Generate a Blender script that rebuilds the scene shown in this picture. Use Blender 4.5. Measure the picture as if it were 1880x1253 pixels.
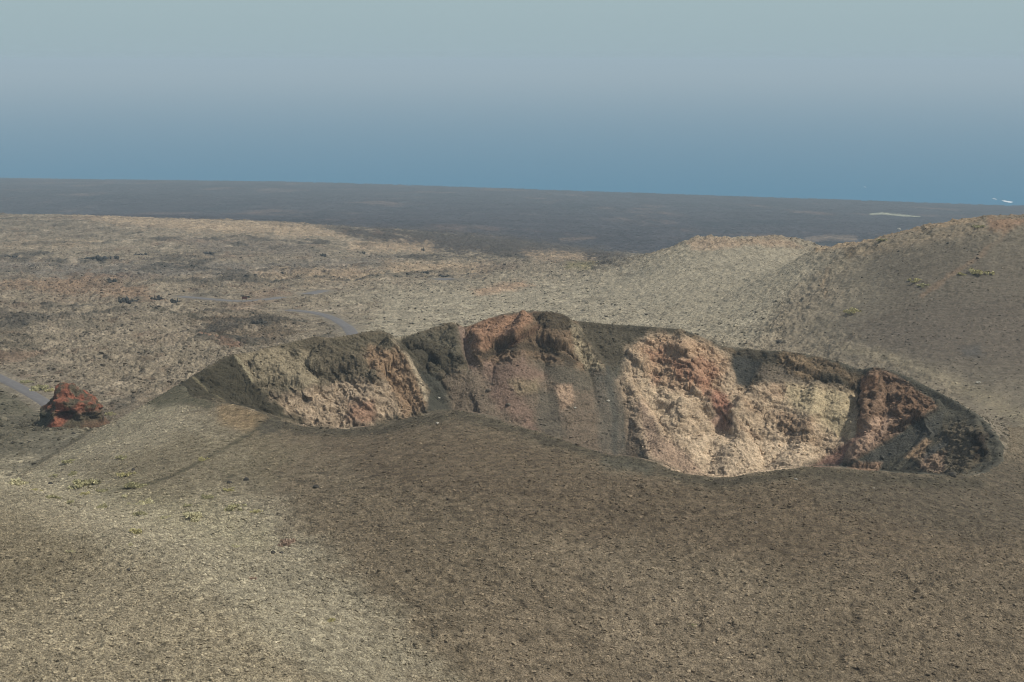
import bpy, math, random
import numpy as np
from mathutils import Vector
for o in list(bpy.data.objects): bpy.data.objects.remove(o)
R = math.radians
Q = 1.0            # terrain resolution factor

# ---------------------------------------------------------------- camera, world, sun, exposure
F = 2611.0; CX, CY = 940.0, 626.5; H = 450.0
PITCH = math.atan((CY - 110) / F)
CP, SP = math.cos(PITCH), math.sin(PITCH)
scene = bpy.context.scene
cd = bpy.data.cameras.new('camera'); cam = bpy.data.objects.new('camera', cd)
scene.collection.objects.link(cam)
cam.location = (0, 0, H); cam.rotation_euler = (math.pi/2 - PITCH, 0, 0)
cd.sensor_width = 36.0; cd.lens = F / 1880 * 36.0
cd.clip_start = 0.5; cd.clip_end = 120000
scene.camera = cam

SUN_EL = R(53); SUN_DIR = Vector((0.93, -0.25, 0)).normalized()
w = bpy.data.worlds.new('World'); scene.world = w; w.use_nodes = True
nt = w.node_tree; bg = nt.nodes['Background']
sky = nt.nodes.new('ShaderNodeTexSky'); sky.sky_type = 'NISHITA'; sky.sun_disc = False
sky.sun_elevation = SUN_EL
sky.sun_rotation = math.atan2(SUN_DIR.x, SUN_DIR.y)
sky.altitude = 450; sky.air_density = 1.0; sky.dust_density = 2.0; sky.ozone_density = 2.0
bg.inputs[1].default_value = 0.085
# the whitish murk low over the sea, clearing to the blue of the sky texture higher up
tc = nt.nodes.new('ShaderNodeTexCoord'); sx = nt.nodes.new('ShaderNodeSeparateXYZ'); nt.links.new(tc.outputs['Generated'], sx.inputs[0])
mr = nt.nodes.new('ShaderNodeMapRange'); mr.inputs[1].default_value = -.02; mr.inputs[2].default_value = .05; nt.links.new(sx.outputs[2], mr.inputs[0])
m1 = nt.nodes.new('ShaderNodeMix'); m1.data_type = 'RGBA'; nt.links.new(mr.outputs[0], m1.inputs[0])
SKY_LOW, SKY_MID = (2.75, 3.67, 4.1), (3.2, 4.15, 4.4)
m1.inputs[6].default_value = SKY_LOW + (1,); m1.inputs[7].default_value = SKY_MID + (1,)
m2r = nt.nodes.new('ShaderNodeMapRange'); m2r.inputs[1].default_value = .06; m2r.inputs[2].default_value = .4; m2r.interpolation_type = 'SMOOTHSTEP'; nt.links.new(sx.outputs[2], m2r.inputs[0])
m2 = nt.nodes.new('ShaderNodeMix'); m2.data_type = 'RGBA'; nt.links.new(m2r.outputs[0], m2.inputs[0])
hs = nt.nodes.new('ShaderNodeHueSaturation'); hs.inputs['Saturation'].default_value = .55; nt.links.new(sky.outputs[0], hs.inputs['Color'])
nt.links.new(m1.outputs[2], m2.inputs[6]); nt.links.new(hs.outputs[0], m2.inputs[7]); nt.links.new(m2.outputs[2], bg.inputs[0])
sd = bpy.data.lights.new('sun', 'SUN'); sun = bpy.data.objects.new('sun', sd)
scene.collection.objects.link(sun)
sd.energy = 2.6; sd.angle = R(1.5); sd.color = (1.0, 0.96, 0.88)
sv = Vector((SUN_DIR.x*math.cos(SUN_EL), SUN_DIR.y*math.cos(SUN_EL), math.sin(SUN_EL)))
sun.rotation_euler = sv.to_track_quat('Z', 'Y').to_euler()
scene.view_settings.view_transform = 'Standard'; scene.view_settings.look = 'None'
scene.view_settings.exposure = 0.43; scene.view_settings.gamma = 1.0
scene.cycles.filter_width = 1.0; scene.cycles.volume_bounces = 0; scene.cycles.max_bounces = 4

# ---------------------------------------------------------------- helpers
def pt(u, v, D):
    """a point seen in direction (u, v) of the photograph, D metres away along +Y"""
    a = (u - CX)/F; b = (CY - v)/F; k = D/(CP + b*SP)
    return np.array([a*k, D, H + k*(-SP + b*CP)])
def px(x, y, z):
    dz = z - H
    f = y*CP - dz*SP; up = y*SP + dz*CP
    return CX + F*x/f, CY - F*up/f
def lin(c):
    c = np.asarray(c, float)/255.0
    return np.where(c <= 0.04045, c/12.92, ((c + 0.055)/1.055)**2.4)
def smooth(a, b, x):
    t = np.clip((x - a)/(b - a), 0, 1); return t*t*(3 - 2*t)
GT = np.random.RandomState(7).rand(512, 512).astype(np.float32)*(2*math.pi)
GC, GS = np.cos(GT).ravel(), np.sin(GT).ravel()
def noise(x, y, s=0):
    """gradient noise, about -1..1"""
    x0 = np.floor(x); y0 = np.floor(y); fx = (x - x0).astype(np.float32); fy = (y - y0).astype(np.float32)
    ix = x0.astype(np.int32) + s*37; iy = y0.astype(np.int32) + s*91
    ux = fx*fx*fx*(fx*(fx*6 - 15) + 10); uy = fy*fy*fy*(fy*(fy*6 - 15) + 10)
    def g(dx, dy):
        a = ((ix + dx) & 511)*512 + ((iy + dy) & 511)
        return GC[a]*(fx - dx) + GS[a]*(fy - dy)
    a = g(0, 0); b = g(1, 0); c = g(0, 1); d = g(1, 1)
    r = a + ux*(b - a) + uy*(c - a) + ux*uy*(a - b - c + d)
    return r*1.45
def fbm(x, y, sc, n, s=0, gain=0.5, ridge=False, sp=None):
    out = 0; amp = 1.0; tot = 0
    for i in range(n):
        k = noise(x/sc + 17.3*i, y/sc - 9.1*i, s + i*7)
        if ridge: k = 1 - 2*np.abs(k)*1.4
        if sp is not None: k = k*smooth(1.2, 2.5, sc/sp)
        out = out + amp*k; tot += amp; amp *= gain; sc *= 0.5
    return out/tot
def seg_dist(X, Y, P, closed=False):
    """distance to polyline (and parameter of nearest point, in vertices)"""
    P = np.asarray(P, float); n = len(P)
    best = np.full(X.shape, 1e18); par = np.zeros(X.shape)
    for i in range(n if closed else n - 1):
        a = P[i]; b = P[(i+1) % n]; dx, dy = b[0]-a[0], b[1]-a[1]; L = dx*dx + dy*dy + 1e-12
        t = np.clip(((X-a[0])*dx + (Y-a[1])*dy)/L, 0, 1)
        d = (X-a[0]-t*dx)**2 + (Y-a[1]-t*dy)**2
        m = d < best
        best = np.where(m, d, best); par = np.where(m, i + t, par)
    return np.sqrt(best), par
def inside(X, Y, P):
    P = np.asarray(P, float); r = np.zeros(X.shape, bool); n = len(P)
    for i in range(n):
        x1, y1 = P[i][:2]; x2, y2 = P[(i+1) % n][:2]
        if y1 == y2: continue
        c = (y1 > Y) != (y2 > Y)
        r ^= c & (X < (x2-x1)*(Y-y1)/(y2-y1) + x1)
    return r

# ---------------------------------------------------------------- land: control points (u, v, D)
# crater rim, clockwise from the left apex along the far side, then back along the near lip
RIM_FAR = [(330,705,398),(352,692,404),(380,674,410),(408,658,416),(432,651,420),(470,645,424),(510,634,428),(545,626,430),
  (582,618,433),(602,622,434),(640,616,436),(670,610,438),(700,607,440),(712,612,440),(722,621,447),(738,618,450),(765,612,452),
  (800,601,454),(828,592,455),(840,595,456),(850,601,457),(866,598,456),(890,588,455),(925,577,455),(960,573,455),(1000,572,456),
  (1030,576,457),(1050,590,460),(1080,592,460),(1120,596,458),(1180,600,456),(1250,605,452),(1280,615,449),(1330,637,446),
  (1380,641,443),(1450,647,439),(1510,656,434),(1550,668,430),(1583,680,426),(1606,675,423),(1640,680,418),(1680,698,411),
  (1720,718,402),(1755,737,394),(1790,757,384),(1815,778,374),(1836,804,362),(1844,828,350)]
RIM_NEAR = [(1838,850,338),(1818,866,326),(1786,874,316),(1740,873,309),(1690,870,304),(1640,868,300),(1590,864,298),(1540,858,296),
  (1490,856,294),(1450,860,292),(1400,867,290),(1350,876,288),(1310,876,288),(1270,873,289),(1230,863,291),(1195,850,294),(1160,838,297),
  (1110,833,301),(1060,815,306),(1010,801,312),(970,789,317),(930,775,322),(890,761,327),(840,752,331),(800,757,333),(760,765,336),(720,775,338),
  (680,783,340),(640,788,342),(600,788,344),(560,784,347),(520,776,350),(500,766,353),(470,752,357),(430,742,362),(390,738,368),(352,728,380)]
LAND = [
 # near left plain
 (-60,400,1750),(60,398,1740),(200,402,1720),(320,408,1700),(460,411,1680),(560,417,1650),(640,424,1600),
 (-60,440,1400),(200,440,1390),(450,440,1400),(-60,480,1150),(200,480,1150),(480,478,1160),(640,470,1260),
 (-60,520,940),(160,520,930),(420,520,930),(640,520,950),(-60,560,800),(150,560,795),(400,560,790),(600,560,790),
 (-60,600,700),(150,600,700),(400,600,695),(560,602,690),(-60,650,600),(120,650,600),(330,650,595),(480,630,640),
 (-60,700,520),(60,690,533),(200,690,530),(60,740,465),(-60,740,465),(200,735,475),(130,790,410),(0,800,402),(-80,800,402),(0,860,352),(-80,850,360),(250,715,500),
 (30,850,362),(60,820,388),
 # behind the left flank, hidden
 (330,745,460),(400,720,478),(500,690,505),(650,660,540),(800,640,560),(960,640,560),(1120,640,560),
 (1300,668,540),(1450,690,515),(1600,715,488),(1720,755,455),(1820,790,430),(180,800,408),(100,852,365),(250,775,428),
 # ash plain
 (700,600,705),(800,580,740),(900,560,765),(1040,560,760),(1000,530,860),(860,530,860),(760,540,850),(740,500,1020),(900,500,1030),(1050,490,1060),(1120,470,1400),
 (620,540,860),(1140,590,680),(1160,560,740),(760,470,1280),(900,470,1350),(1000,480,1250),
 (640,600,690),(1250,590,650),(1340,610,610),(1450,630,570),
 # dark brown second step
 (700,424,1850),(850,430,1850),(950,442,1900),(1050,456,1900),(1150,470,1900),(1250,474,1900),(1400,470,2000),
 (700,450,1450),(850,455,1500),(960,464,1550),
 # coastal plain
 (-100,395,2600),(200,396,2600),(500,400,2600),(700,402,2600),(900,410,2600),(1100,422,2500),(1300,432,2400),(1500,440,2400),(1700,440,2400),(1900,440,2400),
 (-100,365,3600),(300,366,3600),(700,372,3600),(1100,385,3500),(1500,395,3400),(2000,410,3300),
 (-100,322,5950),(0,325,5850),(300,328,5750),(600,331,5700),(850,337,5600),(1100,346,5400),(1400,355,5150),(1650,361,5050),(1790,366,4950),(1840,369,4900),(2000,373,4850),
 # coast bottoms (past the shore)
 (0,317,6600),(600,322,6500),(1100,336,6200),(1500,344,5900),(2000,360,5600),
 # middle hill
 (1120,494,930),(1180,475,925),(1230,457,920),(1275,440,915),(1350,441,915),(1430,437,915),(1470,455,900),(1500,470,880),
 (1250,480,850),(1350,480,830),(1430,480,810),(1180,510,830),(1300,520,760),(1400,520,730),(1220,550,730),(1330,560,680),
 (1120,530,850),(1270,476,1020),(1430,478,1020),(1540,480,1020),
 # right hill
 (1482,466,720),(1520,459,705),(1560,452,695),(1610,442,685),(1660,430,675),(1710,419,666),(1760,411,658),(1810,404,652),(1850,402,648),(1900,401,645),(2000,398,640),(2100,396,640),
 (1520,500,655),(1600,480,652),(1700,460,632),(1800,445,622),(1900,440,616),(2050,440,610),
 (1480,540,640),(1560,540,612),(1680,530,592),(1800,520,582),(1920,510,580),(2080,510,575),
 (1450,590,598),(1550,590,575),(1680,590,552),(1800,580,544),(1920,570,545),(2080,570,540),
 (1580,640,535),(1700,650,512),(1820,650,505),(1940,640,508),(1700,690,483),(1820,710,462),(1920,710,464),(1880,760,435),(1960,770,428),(2080,740,440),
 (1500,500,820),(1620,490,800),(1750,470,780),(1900,460,770),(2080,460,770),
 # right flank and near slope of the cone
 (1872,800,400),(1890,830,380),(1930,830,378),(1880,870,345),(1960,870,345),(1900,930,305),(1780,900,303),(1980,930,305),
 (1780,940,286),(1600,910,284),(1400,920,273),(1200,890,279),(1000,840,297),(800,800,313),(600,830,318),(400,800,338),(250,800,352),(320,770,358),
 (200,785,374),(250,757,382),(290,730,390),(150,825,348),(85,840,352),(55,860,345),(100,870,332),(13,884,330),
 (1900,1000,270),(1700,1000,262),(1500,1000,256),(1300,1000,254),(1100,960,261),(900,920,270),(700,900,281),(500,900,290),(350,880,302),(200,880,315),(80,890,322),
 (1900,1100,241),(1700,1100,236),(1500,1100,232),(1300,1100,230),(1100,1080,232),(900,1050,235),(700,1020,242),(500,1000,250),(350,970,262),(200,930,285),(100,905,305),
 (1900,1250,212),(1700,1250,208),(1500,1250,205),(1300,1250,204),(1100,1230,204),(900,1200,203),(700,1150,207),(550,1080,217),(400,1010,236),(250,955,262),(150,925,283),
 # near slope under the viewpoint
 (0,890,306),(-80,885,300),(60,905,290),(0,950,262),(100,950,262),(200,985,240),(0,1050,222),(150,1050,218),(300,1050,214),(450,1100,200),
 (0,1150,192),(200,1150,188),(400,1170,184),(560,1200,186),(0,1250,170),(200,1250,168),(400,1250,169),(600,1250,177),(750,1250,190),(-150,1000,238),(-150,1250,165)]
pts = [pt(*p) for p in RIM_FAR + RIM_NEAR + LAND]
# hidden ground: the hill the camera stands on, and what lies outside the frame
for x, y, z in [(0,0,448.3),(-12,0,447.5),(12,0,447),(0,40,426),(-30,40,424),(30,40,421),(0,100,393),(-60,100,394),(60,100,390),(0,150,372),(90,150,368),(-90,150,374),
                (200,60,370),(-200,60,385),(0,-60,440),(200,-100,400),(-200,-100,410),(220,250,340),(-220,300,345),(300,400,350),(-300,600,330),(0,-400,360),(400,-400,340),(-400,-400,340),
                (-600,1200,300),(-1100,3000,120),(1300,3000,110),(900,1200,300),(-2500,6000,-5),(2400,5200,-5),(-3500,5000,20),(3500,4000,20)]:
    pts.append(np.array([x, y, z], float))
P = np.array(pts)
def warp(x, y):
    yy = np.sqrt(y*y + 60.0**2)*np.where(y >= 0, 1, 1)
    return 2.4*x/yy, 2.2*np.log(yy) + np.minimum(y, 0)/200.0
ax, ay = warp(P[:,0], P[:,1]); zref = lambda x, y: 350 - 0.055*np.clip(y, 0, 6300)
d = np.sqrt((ax[:,None]-ax)**2 + (ay[:,None]-ay)**2 + 0.004**2)
A = d + np.eye(len(P))*-0.0015
N = len(P); M = np.zeros((N+1, N+1)); M[:N,:N] = A; M[:N,N] = 1; M[N,:N] = 1
rhs = np.zeros(N+1); rhs[:N] = P[:,2] - zref(P[:,0], P[:,1])
wgt = np.linalg.solve(M, rhs)
def land(x, y):
    a, b = warp(x, y); out = np.full(a.shape, wgt[N])
    for i in range(N):
        out += wgt[i]*np.sqrt((a-ax[i])**2 + (b-ay[i])**2 + 0.004**2)
    return out + zref(x, y)

# ---------------------------------------------------------------- grid (x = s*y): one sheet of ground from the viewpoint to the sea
ds = 0.00052/Q
s_f = np.arange(-0.385, 0.3851, ds)
cs = 0.385 + np.cumsum(0.004*1.25**np.arange(22)); cs = cs[cs < 2.6]
S = np.concatenate([-cs[::-1], s_f, cs])
ys = [2.0]
while ys[-1] < 150: ys.append(ys[-1]*1.04 + 0.3)
def step(y):
    if y < 285: return 0.30
    if y < 470: return 0.22
    if y < 540: return 0.5
    if y < 720: return 0.42
    if y < 960: return 0.75
    return 0.75*(y/960)**1.55
while ys[-1] < 6600: ys.append(ys[-1] + step(ys[-1])/Q)
YS = np.array(ys); nr, nc = len(YS), len(S)
print('grid', nr, nc)
# coarse evaluation of the land, then linear interpolation
K = 3
ri = np.unique(np.append(np.arange(0, nr, K), nr-1)); ci = np.unique(np.append(np.arange(0, nc, K), nc-1))
Xc = S[ci][None,:]*YS[ri][:,None]; Yc = np.repeat(YS[ri][:,None], len(ci), 1)
Zc = land(Xc, Yc)
def up(Zc):
    t = np.interp(np.arange(nc), ci, np.arange(len(ci))); i0 = np.minimum(t.astype(int), len(ci)-2); f = t - i0
    Z1 = Zc[:, i0]*(1-f) + Zc[:, i0+1]*f
    t = np.interp(np.arange(nr), ri, np.arange(len(ri))); j0 = np.minimum(t.astype(int), len(ri)-2); g = (t - j0)[:,None]
    return Z1[j0]*(1-g) + Z1[j0+1]*g
Z0 = up(Zc).astype(np.float64)
Z0 = np.where(YS[:,None] < 152, np.minimum(Z0, 448.3 - .476*YS[:,None]), Z0)
X = (S[None,:]*YS[:,None]); Y = np.repeat(YS[:,None], nc, 1)
SPC = np.repeat(np.maximum(np.gradient(YS), ds*YS)[:,None], nc, 1)

# ---------------------------------------------------------------- the crater
rim = np.array([pt(*p) for p in RIM_FAR + RIM_NEAR])
jag = np.random.RandomState(4)
xs0, xs1, ys0, ys1 = rim[:,0].min()-4, rim[:,0].max()+4, rim[:,1].min()-4, rim[:,1].max()+4
r0, r1 = np.searchsorted(YS, ys0), np.searchsorted(YS, ys1)
c0 = np.searchsorted(S, xs0/ys0) - 2; c1 = np.searchsorted(S, xs1/ys0) + 2
sub = (slice(r0, r1), slice(c0, c1)); x, y = X[sub], Y[sub]
wx = x + 1.6*fbm(x, y, 9, 4, 31); wy = y + 1.6*fbm(x, y, 9, 4, 57)
dr, par = seg_dist(wx, wy, rim[:,:2], True); ins = inside(wx, wy, rim[:,:2])
nf = len(RIM_FAR)
# wall profile: steepness along the rim
kpar = [0, 4, 9, 13, 15, 19, 21, 25, 28, 31, 34, 38, 41, 45, 48, 55, 65, 75, 85]
kst  = [.95,.95,.95,.95,.8,.75,.7,.75,.8,.85,.85,.85,.95,.9,.8,.7,.8,.8,.8]
st = np.interp(par, kpar, kst)
def carve(d): return np.where(d < 52, d, 52 + (d-52)*0.15)
depth = carve(dr)*st*smooth(0, 3.0, dr)
base = Z0[sub] - np.where(ins, depth, 0)
u0, v0 = px(x, y, base)
# relief of the wall: ridges standing proud ((u,v,D)..., side slope)
def ridge(base, line, slope, soft=0.6):
    L = np.array([pt(*p) for p in line]); d, t = seg_dist(x, y, L[:,:2])
    h = np.interp(t, np.arange(len(L)), L[:,2]) - slope*np.sqrt(d*d + soft*soft)
    return np.where(ins, np.maximum(base, h), base)
def cut(base, line, w_, dep):
    L = np.array([pt(*p) for p in line]); d, t = seg_dist(x + fbm(x,y,5,3,5), y, L[:,:2])
    return np.where(ins, base - dep*np.exp(-(d/w_)**2), base)
def wallD(u, v):
    """distance at which the wall is met in direction (u, v), marching the row of the nearest column"""
    s = (u - CX)/F
    # columns are straight in plan: iterate D
    best = None
    for D in np.arange(475, 290, -0.5):
        p = pt(u, v, D)
        z = Zat(p[0], p[1])
        if z > p[2]: return D
    return 360.0
def Zat(xx, yy):
    sx = xx/yy; j = np.clip(np.searchsorted(YS, yy) - r0, 1, r1-r0-1); i = np.clip(np.searchsorted(S, sx) - c0, 1, c1-c0-1)
    return base[j, i]
def onwall(line, off):
    out = []
    for (u, v) in line:
        lo = None; Ds = np.arange(300, 478, 0.5); hit = 300
        for D in Ds:
            p = pt(u, v, D)
            if inside(np.array([p[0]]), np.array([p[1]]), rim[:,:2])[0] and Zat(p[0], p[1]) > p[2]: hit = D; break
        out.append((u, v, hit - off))
    return out
def relief(line, off, slope, soft=0.6):
    global base
    base = ridge(base, onwall(line, off), slope, soft)
# left mass and its spurs (stand proud of the wall, drop off to their right)
relief([(714,612),(735,632),(752,660),(766,690),(780,722),(790,748)], 9, 1.1)
relief([(432,653),(446,672),(462,698),(490,722)], 3.0, 1.0)
relief([(480,645),(520,672),(560,705),(600,735)], 2.5, 0.9)
relief([(600,622),(640,655),(690,690),(735,730)], 3.0, 0.9)
relief([(376,690),(400,712),(430,736)], 1.5, 1.2)
relief([(372,712),(395,728),(412,740)], 1.2, 1.2)
# the mound and its right shoulder
relief([(870,600),(880,625),(885,650)], 4.5, 1.0)
relief([(960,575),(955,605),(950,632)], 6.5, 0.95)
relief([(1050,592),(1075,620),(1098,650),(1112,675)], 6.0, 1.0)
relief([(1005,574),(1010,600),(1030,640)], 5.0, 0.9)
relief([(835,594),(845,620),(848,650)], 4.0, 1.0)
# middle right wall
relief([(1250,608),(1260,650),(1290,700),(1250,740)], 5.0, 0.9)
relief([(1150,690),(1180,740),(1215,790)], 3.0, 0.9)
relief([(1400,690),(1370,720),(1350,760),(1360,790)], 5.0, 0.95)
relief([(1500,700),(1490,760),(1470,820)], 3.0, 0.6)
# red pillar and the rock spur running down from it
relief([(1606,677),(1612,700),(1604,740),(1590,790)], 6.5, 1.5)
relief([(1590,692),(1588,720),(1590,750)], 7.0, 2.0)
relief([(1722,745),(1690,765),(1650,790),(1600,822),(1560,850)], 7.0, 1.0)
relief([(1790,765),(1800,800),(1790,840),(1770,868)], 4.0, 0.8)
relief([(1700,790),(1680,820),(1650,850)], 2.0, 0.8)
def ledge(line, h, reach=5.0):
    """a shelf of rock that ends in a small cliff along the line"""
    global base
    L = np.array([pt(*p) for p in onwall(line, 0)])
    qx = x + 1.3*fbm(x, y, 6, 4, 91, .6); qy = y + 1.3*fbm(x, y, 6, 4, 95, .6)
    d, t = seg_dist(qx, qy, L[:,:2]); T = len(L) - 1
    dl = np.interp(t, np.arange(len(L)), [np.interp(0, [0], [seg_dist(np.array([p[0]]), np.array([p[1]]), rim[:,:2], True)[0][0]]) for p in L])
    up_ = dl - dr                                   # > 0 on the uphill side
    endf = smooth(0, .5, t)*smooth(0, .5, T - t)
    base = np.where(ins, base + h*endf*smooth(-.3, .25, up_)*np.exp(-(d/reach)**2), base)
ledge([(465,700),(500,708),(540,716),(575,738)], 2.2); ledge([(490,722),(530,735),(560,750)], 1.6)
ledge([(555,672),(590,688),(640,682),(690,668)], 2.8); ledge([(668,688),(700,706),(720,712)], 1.5)
ledge([(740,650),(780,664),(820,678),(852,662)], 2.8)
ledge([(880,662),(905,640),(945,628),(985,628),(1030,644),(1080,676)], 3.2, 6)
ledge([(1150,645),(1170,670),(1190,690)], 2.0, 4)
ledge([(1195,735),(1225,750),(1262,744)], 1.6); ledge([(1225,660),(1250,652),(1275,672),(1300,690)], 1.6, 4)
ledge([(1300,770),(1330,762),(1355,788)], 2.4, 4); ledge([(1420,790),(1450,800),(1500,812)], 1.0, 4)
ledge([(1430,668),(1470,682),(1505,700),(1560,708)], 1.6, 4)
ledge([(1650,786),(1690,772),(1728,752)], 2.6, 5); ledge([(1550,866),(1580,858),(1612,862)], 1.5, 4)
ledge([(1780,800),(1800,822),(1815,850)], 1.8, 4)
u1, v1 = px(x, y, base)
def cutpx(line, w_, dep):
    global base
    base = cut(base, onwall(line, 0), w_, dep)
cutpx([(735,625),(765,665),(790,710)], 3.5, 3.0)
cutpx([(850,603),(860,650),(890,690)], 2.5, 1.5)
cutpx([(1120,690),(1140,760)], 4, 2)
cutpx([(1290,735),(1320,765),(1345,782)], 3.0, 3.5)
cutpx([(1575,700),(1578,740),(1580,770)], 2.2, 4)
cutpx([(1380,665),(1370,700)], 4, 2)
Z = Z0.copy(); Z[sub] = base
INS = np.zeros(Z.shape, bool); INS[sub] = ins
DR = np.full(Z.shape, 1e3); DR[sub] = dr
U, V = px(X, Y, Z)
U = np.where(Y < 60, -9999, U)

# ---------------------------------------------------------------- painting: soft patches of colour and roughness
n_a = fbm(X, Y, 14, 4, 101); n_b = fbm(X, Y, 14, 4, 202); PXM = np.clip(F/np.maximum(Y, 100), 0.4, 20)   # px per metre
FEA = fbm(X, Y*0.6, 5, 4, 303, 0.6)
SAT = .95; TINT = np.array([1.0, .985, .94]); DEEP = 0.0; NZ = 0.0
COL = np.zeros(Z.shape + (3,), np.float32); RGH = np.full(Z.shape, 0.3, np.float32)   # rgh: rocky relief
ALB = 0.95
def patch(poly, col, feather=8, warpx=10, amt=1.0, rough=None, mask=None, noisy=0.0):
    """poly in directions of the photograph; soft, irregular edge"""
    p = np.asarray(poly, float); m = feather + warpx + 4
    sel = (U > p[:,0].min()-m) & (U < p[:,0].max()+m) & (V > p[:,1].min()-m) & (V < p[:,1].max()+m)
    if mask is not None: sel &= mask
    idx = np.nonzero(sel)
    if len(idx[0]) == 0: return
    uu = U[idx] + warpx*n_a[idx]*1.5; vv = V[idx] + warpx*0.6*n_b[idx]*1.5
    d, _ = seg_dist(uu, vv, p, True); i = inside(uu, vv, p)
    sdv = np.where(i, d, -d) + (noisy + NZ)*feather*FEA[idx]*2
    k = (smooth(-feather, feather, sdv)*amt).astype(np.float32)
    c = lin(col)*ALB*TINT; c = c*(max(c.mean(), .01)/.19)**DEEP; c = (c.mean() + (c - c.mean())*SAT).astype(np.float32)
    COL[idx] = COL[idx]*(1-k[:,None]) + c*k[:,None]
    if rough is not None: RGH[idx] = RGH[idx]*(1-k) + rough*k
def stripe(line, width, col, feather=3, warpx=4, amt=1.0, rough=None, mask=None, noisy=0.5):
    p = np.asarray(line, float); m = feather + warpx + width + 4
    sel = (U > p[:,0].min()-m) & (U < p[:,0].max()+m) & (V > p[:,1].min()-m) & (V < p[:,1].max()+m)
    if mask is not None: sel &= mask
    idx = np.nonzero(sel)
    if len(idx[0]) == 0: return
    d, _ = seg_dist(U[idx] + warpx*n_a[idx]*1.5, V[idx] + warpx*0.6*n_b[idx]*1.5, p)
    k = (smooth(-feather, feather, width - d + noisy*feather*FEA[idx]*2)*amt).astype(np.float32)
    c = lin(col)*ALB*TINT; c = c*(max(c.mean(), .01)/.19)**DEEP; c = (c.mean() + (c - c.mean())*SAT).astype(np.float32)
    COL[idx] = COL[idx]*(1-k[:,None]) + c*k[:,None]
    if rough is not None: RGH[idx] = RGH[idx]*(1-k) + rough*k
OUT = ~INS
COL[:] = lin((128,118,100))*ALB
W, Hh = 2100, 1400
exec_paint = True
# far to near, outside the crater
patch([(-300,300),(2200,300),(2200,500),(-300,500)], (60,57,60), 4, 0, rough=.5, mask=OUT)                # coastal lava plain
fb = fbm(X*0.6, Y*0.25, 130, 5, 900, .6)
k = (smooth(.1, .5, fb)*(Y > 1850))[..., None].astype(np.float32); COL += k*(lin((106,88,78))*ALB - COL)*.7
fb = fbm(X*0.6, Y*0.25, 160, 5, 950, .6)
k = (smooth(.05, .5, fb)*(Y > 1850))[..., None].astype(np.float32); COL += k*(lin((44,46,48))*ALB - COL)*.8
stripe([(1598,394),(1620,393),(1645,395),(1688,399)], 1.6, (150,150,128), 1.2, .5, 1, mask=OUT)
stripe([(1480,441),(1520,438),(1570,441)], 3.5, (128,112,96), 3, 3, .8, mask=OUT)
stripe([(1470,452),(1540,448)], 3, (60,62,62), 3, 3, .7, mask=OUT)
stripe([(1030,442),(1090,440)], 3, (112,96,82), 3, 3, .6, mask=OUT)
near = OUT & (Y < 1800) & (Y > 60)
patch([(-300,380),(2200,380),(2200,1400),(-300,1400)], (130,119,101), 2, 0, rough=.6, mask=near)
patch([(560,415),(760,424),(900,432),(1190,470),(1120,500),(960,480),(760,462),(640,440)], (74,67,60), 7, 14, rough=.8, mask=OUT, noisy=1.2)
patch([(0,404),(220,402),(330,420),(140,448),(0,440)], (116,106,90), 8, 14, .7, mask=near)
patch([(330,440),(560,448),(600,475),(380,472)], (112,102,90), 8, 14, .7, mask=near)
for pl in ([(120,396),(560,414),(640,440),(420,432),(200,412)], [(640,448),(790,452),(800,466),(640,462)], [(460,505),(640,496),(700,512),(480,516)],
           [(700,488),(900,492),(900,506),(720,508)], [(960,468),(1060,470),(1090,486),(980,482)], [(20,450),(180,446),(160,456),(20,458)], [(560,520),(700,515),(690,524),(560,527)]):
    patch(pl, (160,141,115), 9, 14, .6, mask=near, noisy=.7)
patch([(-80,482),(200,488),(520,488),(760,478),(620,505),(420,512),(160,520),(-80,500)], (108,102,94), 10, 16, .75, .6, near, .6)
patch([(0,522),(110,520),(150,508),(260,530),(310,560),(200,552),(80,540),(0,536)], (132,109,87), 8, 14, .8, .9, near, .9)
patch([(0,600),(40,585),(70,640),(40,660),(-60,650)], (92,84,70), 12, 16, .75, .8, near, 1.2)
patch([(340,590),(480,585),(560,604),(500,640),(420,632),(350,610)], (98,86,70), 9, 16, .8, .8, near, .8)
stripe([(370,606),(420,628),(470,636)], 3, (58,54,42), 3, 4, .9, mask=near)
stripe([(280,575),(380,592),(430,594)], 3, (66,62,50), 3, 6, .8, mask=near)
stripe([(370,622),(410,636),(440,640)], 4, (126,88,66), 4, 4, .7, mask=near)
for q in range(3):
    fb = fbm(X, Y*0.55, (34, 16, 60)[q], 4, 1200+q*50, .6)
    k = (smooth(.12, .5, fb)*((U < 760 + 60*n_a) & near & (V > 400) & (Y > 395)))[..., None].astype(np.float32)
    COL += k*(lin(((92,86,74), (100,84,68), (116,92,74))[q])*ALB - COL)*(.85, .75, .5)[q]
fb = fbm(X*.55 + 6*n_a, Y + 6*n_b, 70, 4, 1600, .5, True)
k = (smooth(.42, .68, fb)*smooth(-.25, .15, fbm(X*.6, Y, 160, 3, 1650))*((U < 1150) & near & (Y > 440) & (V < 640) & (U < 620 + 1.2*(640 - V)*2)))[..., None].astype(np.float32)
COL += k*(lin((74,69,60))*ALB - COL)*.8; LINES = k[...,0]; RGH[:] = np.maximum(RGH, LINES)
fb = fbm(X, Y*0.5, 22, 4, 1500, .6)
k = (smooth(.15, .5, fb)*((U < 760) & near & (Y > 395)))[..., None].astype(np.float32); COL += k*(lin((166,152,130))*ALB - COL)*.6
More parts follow.
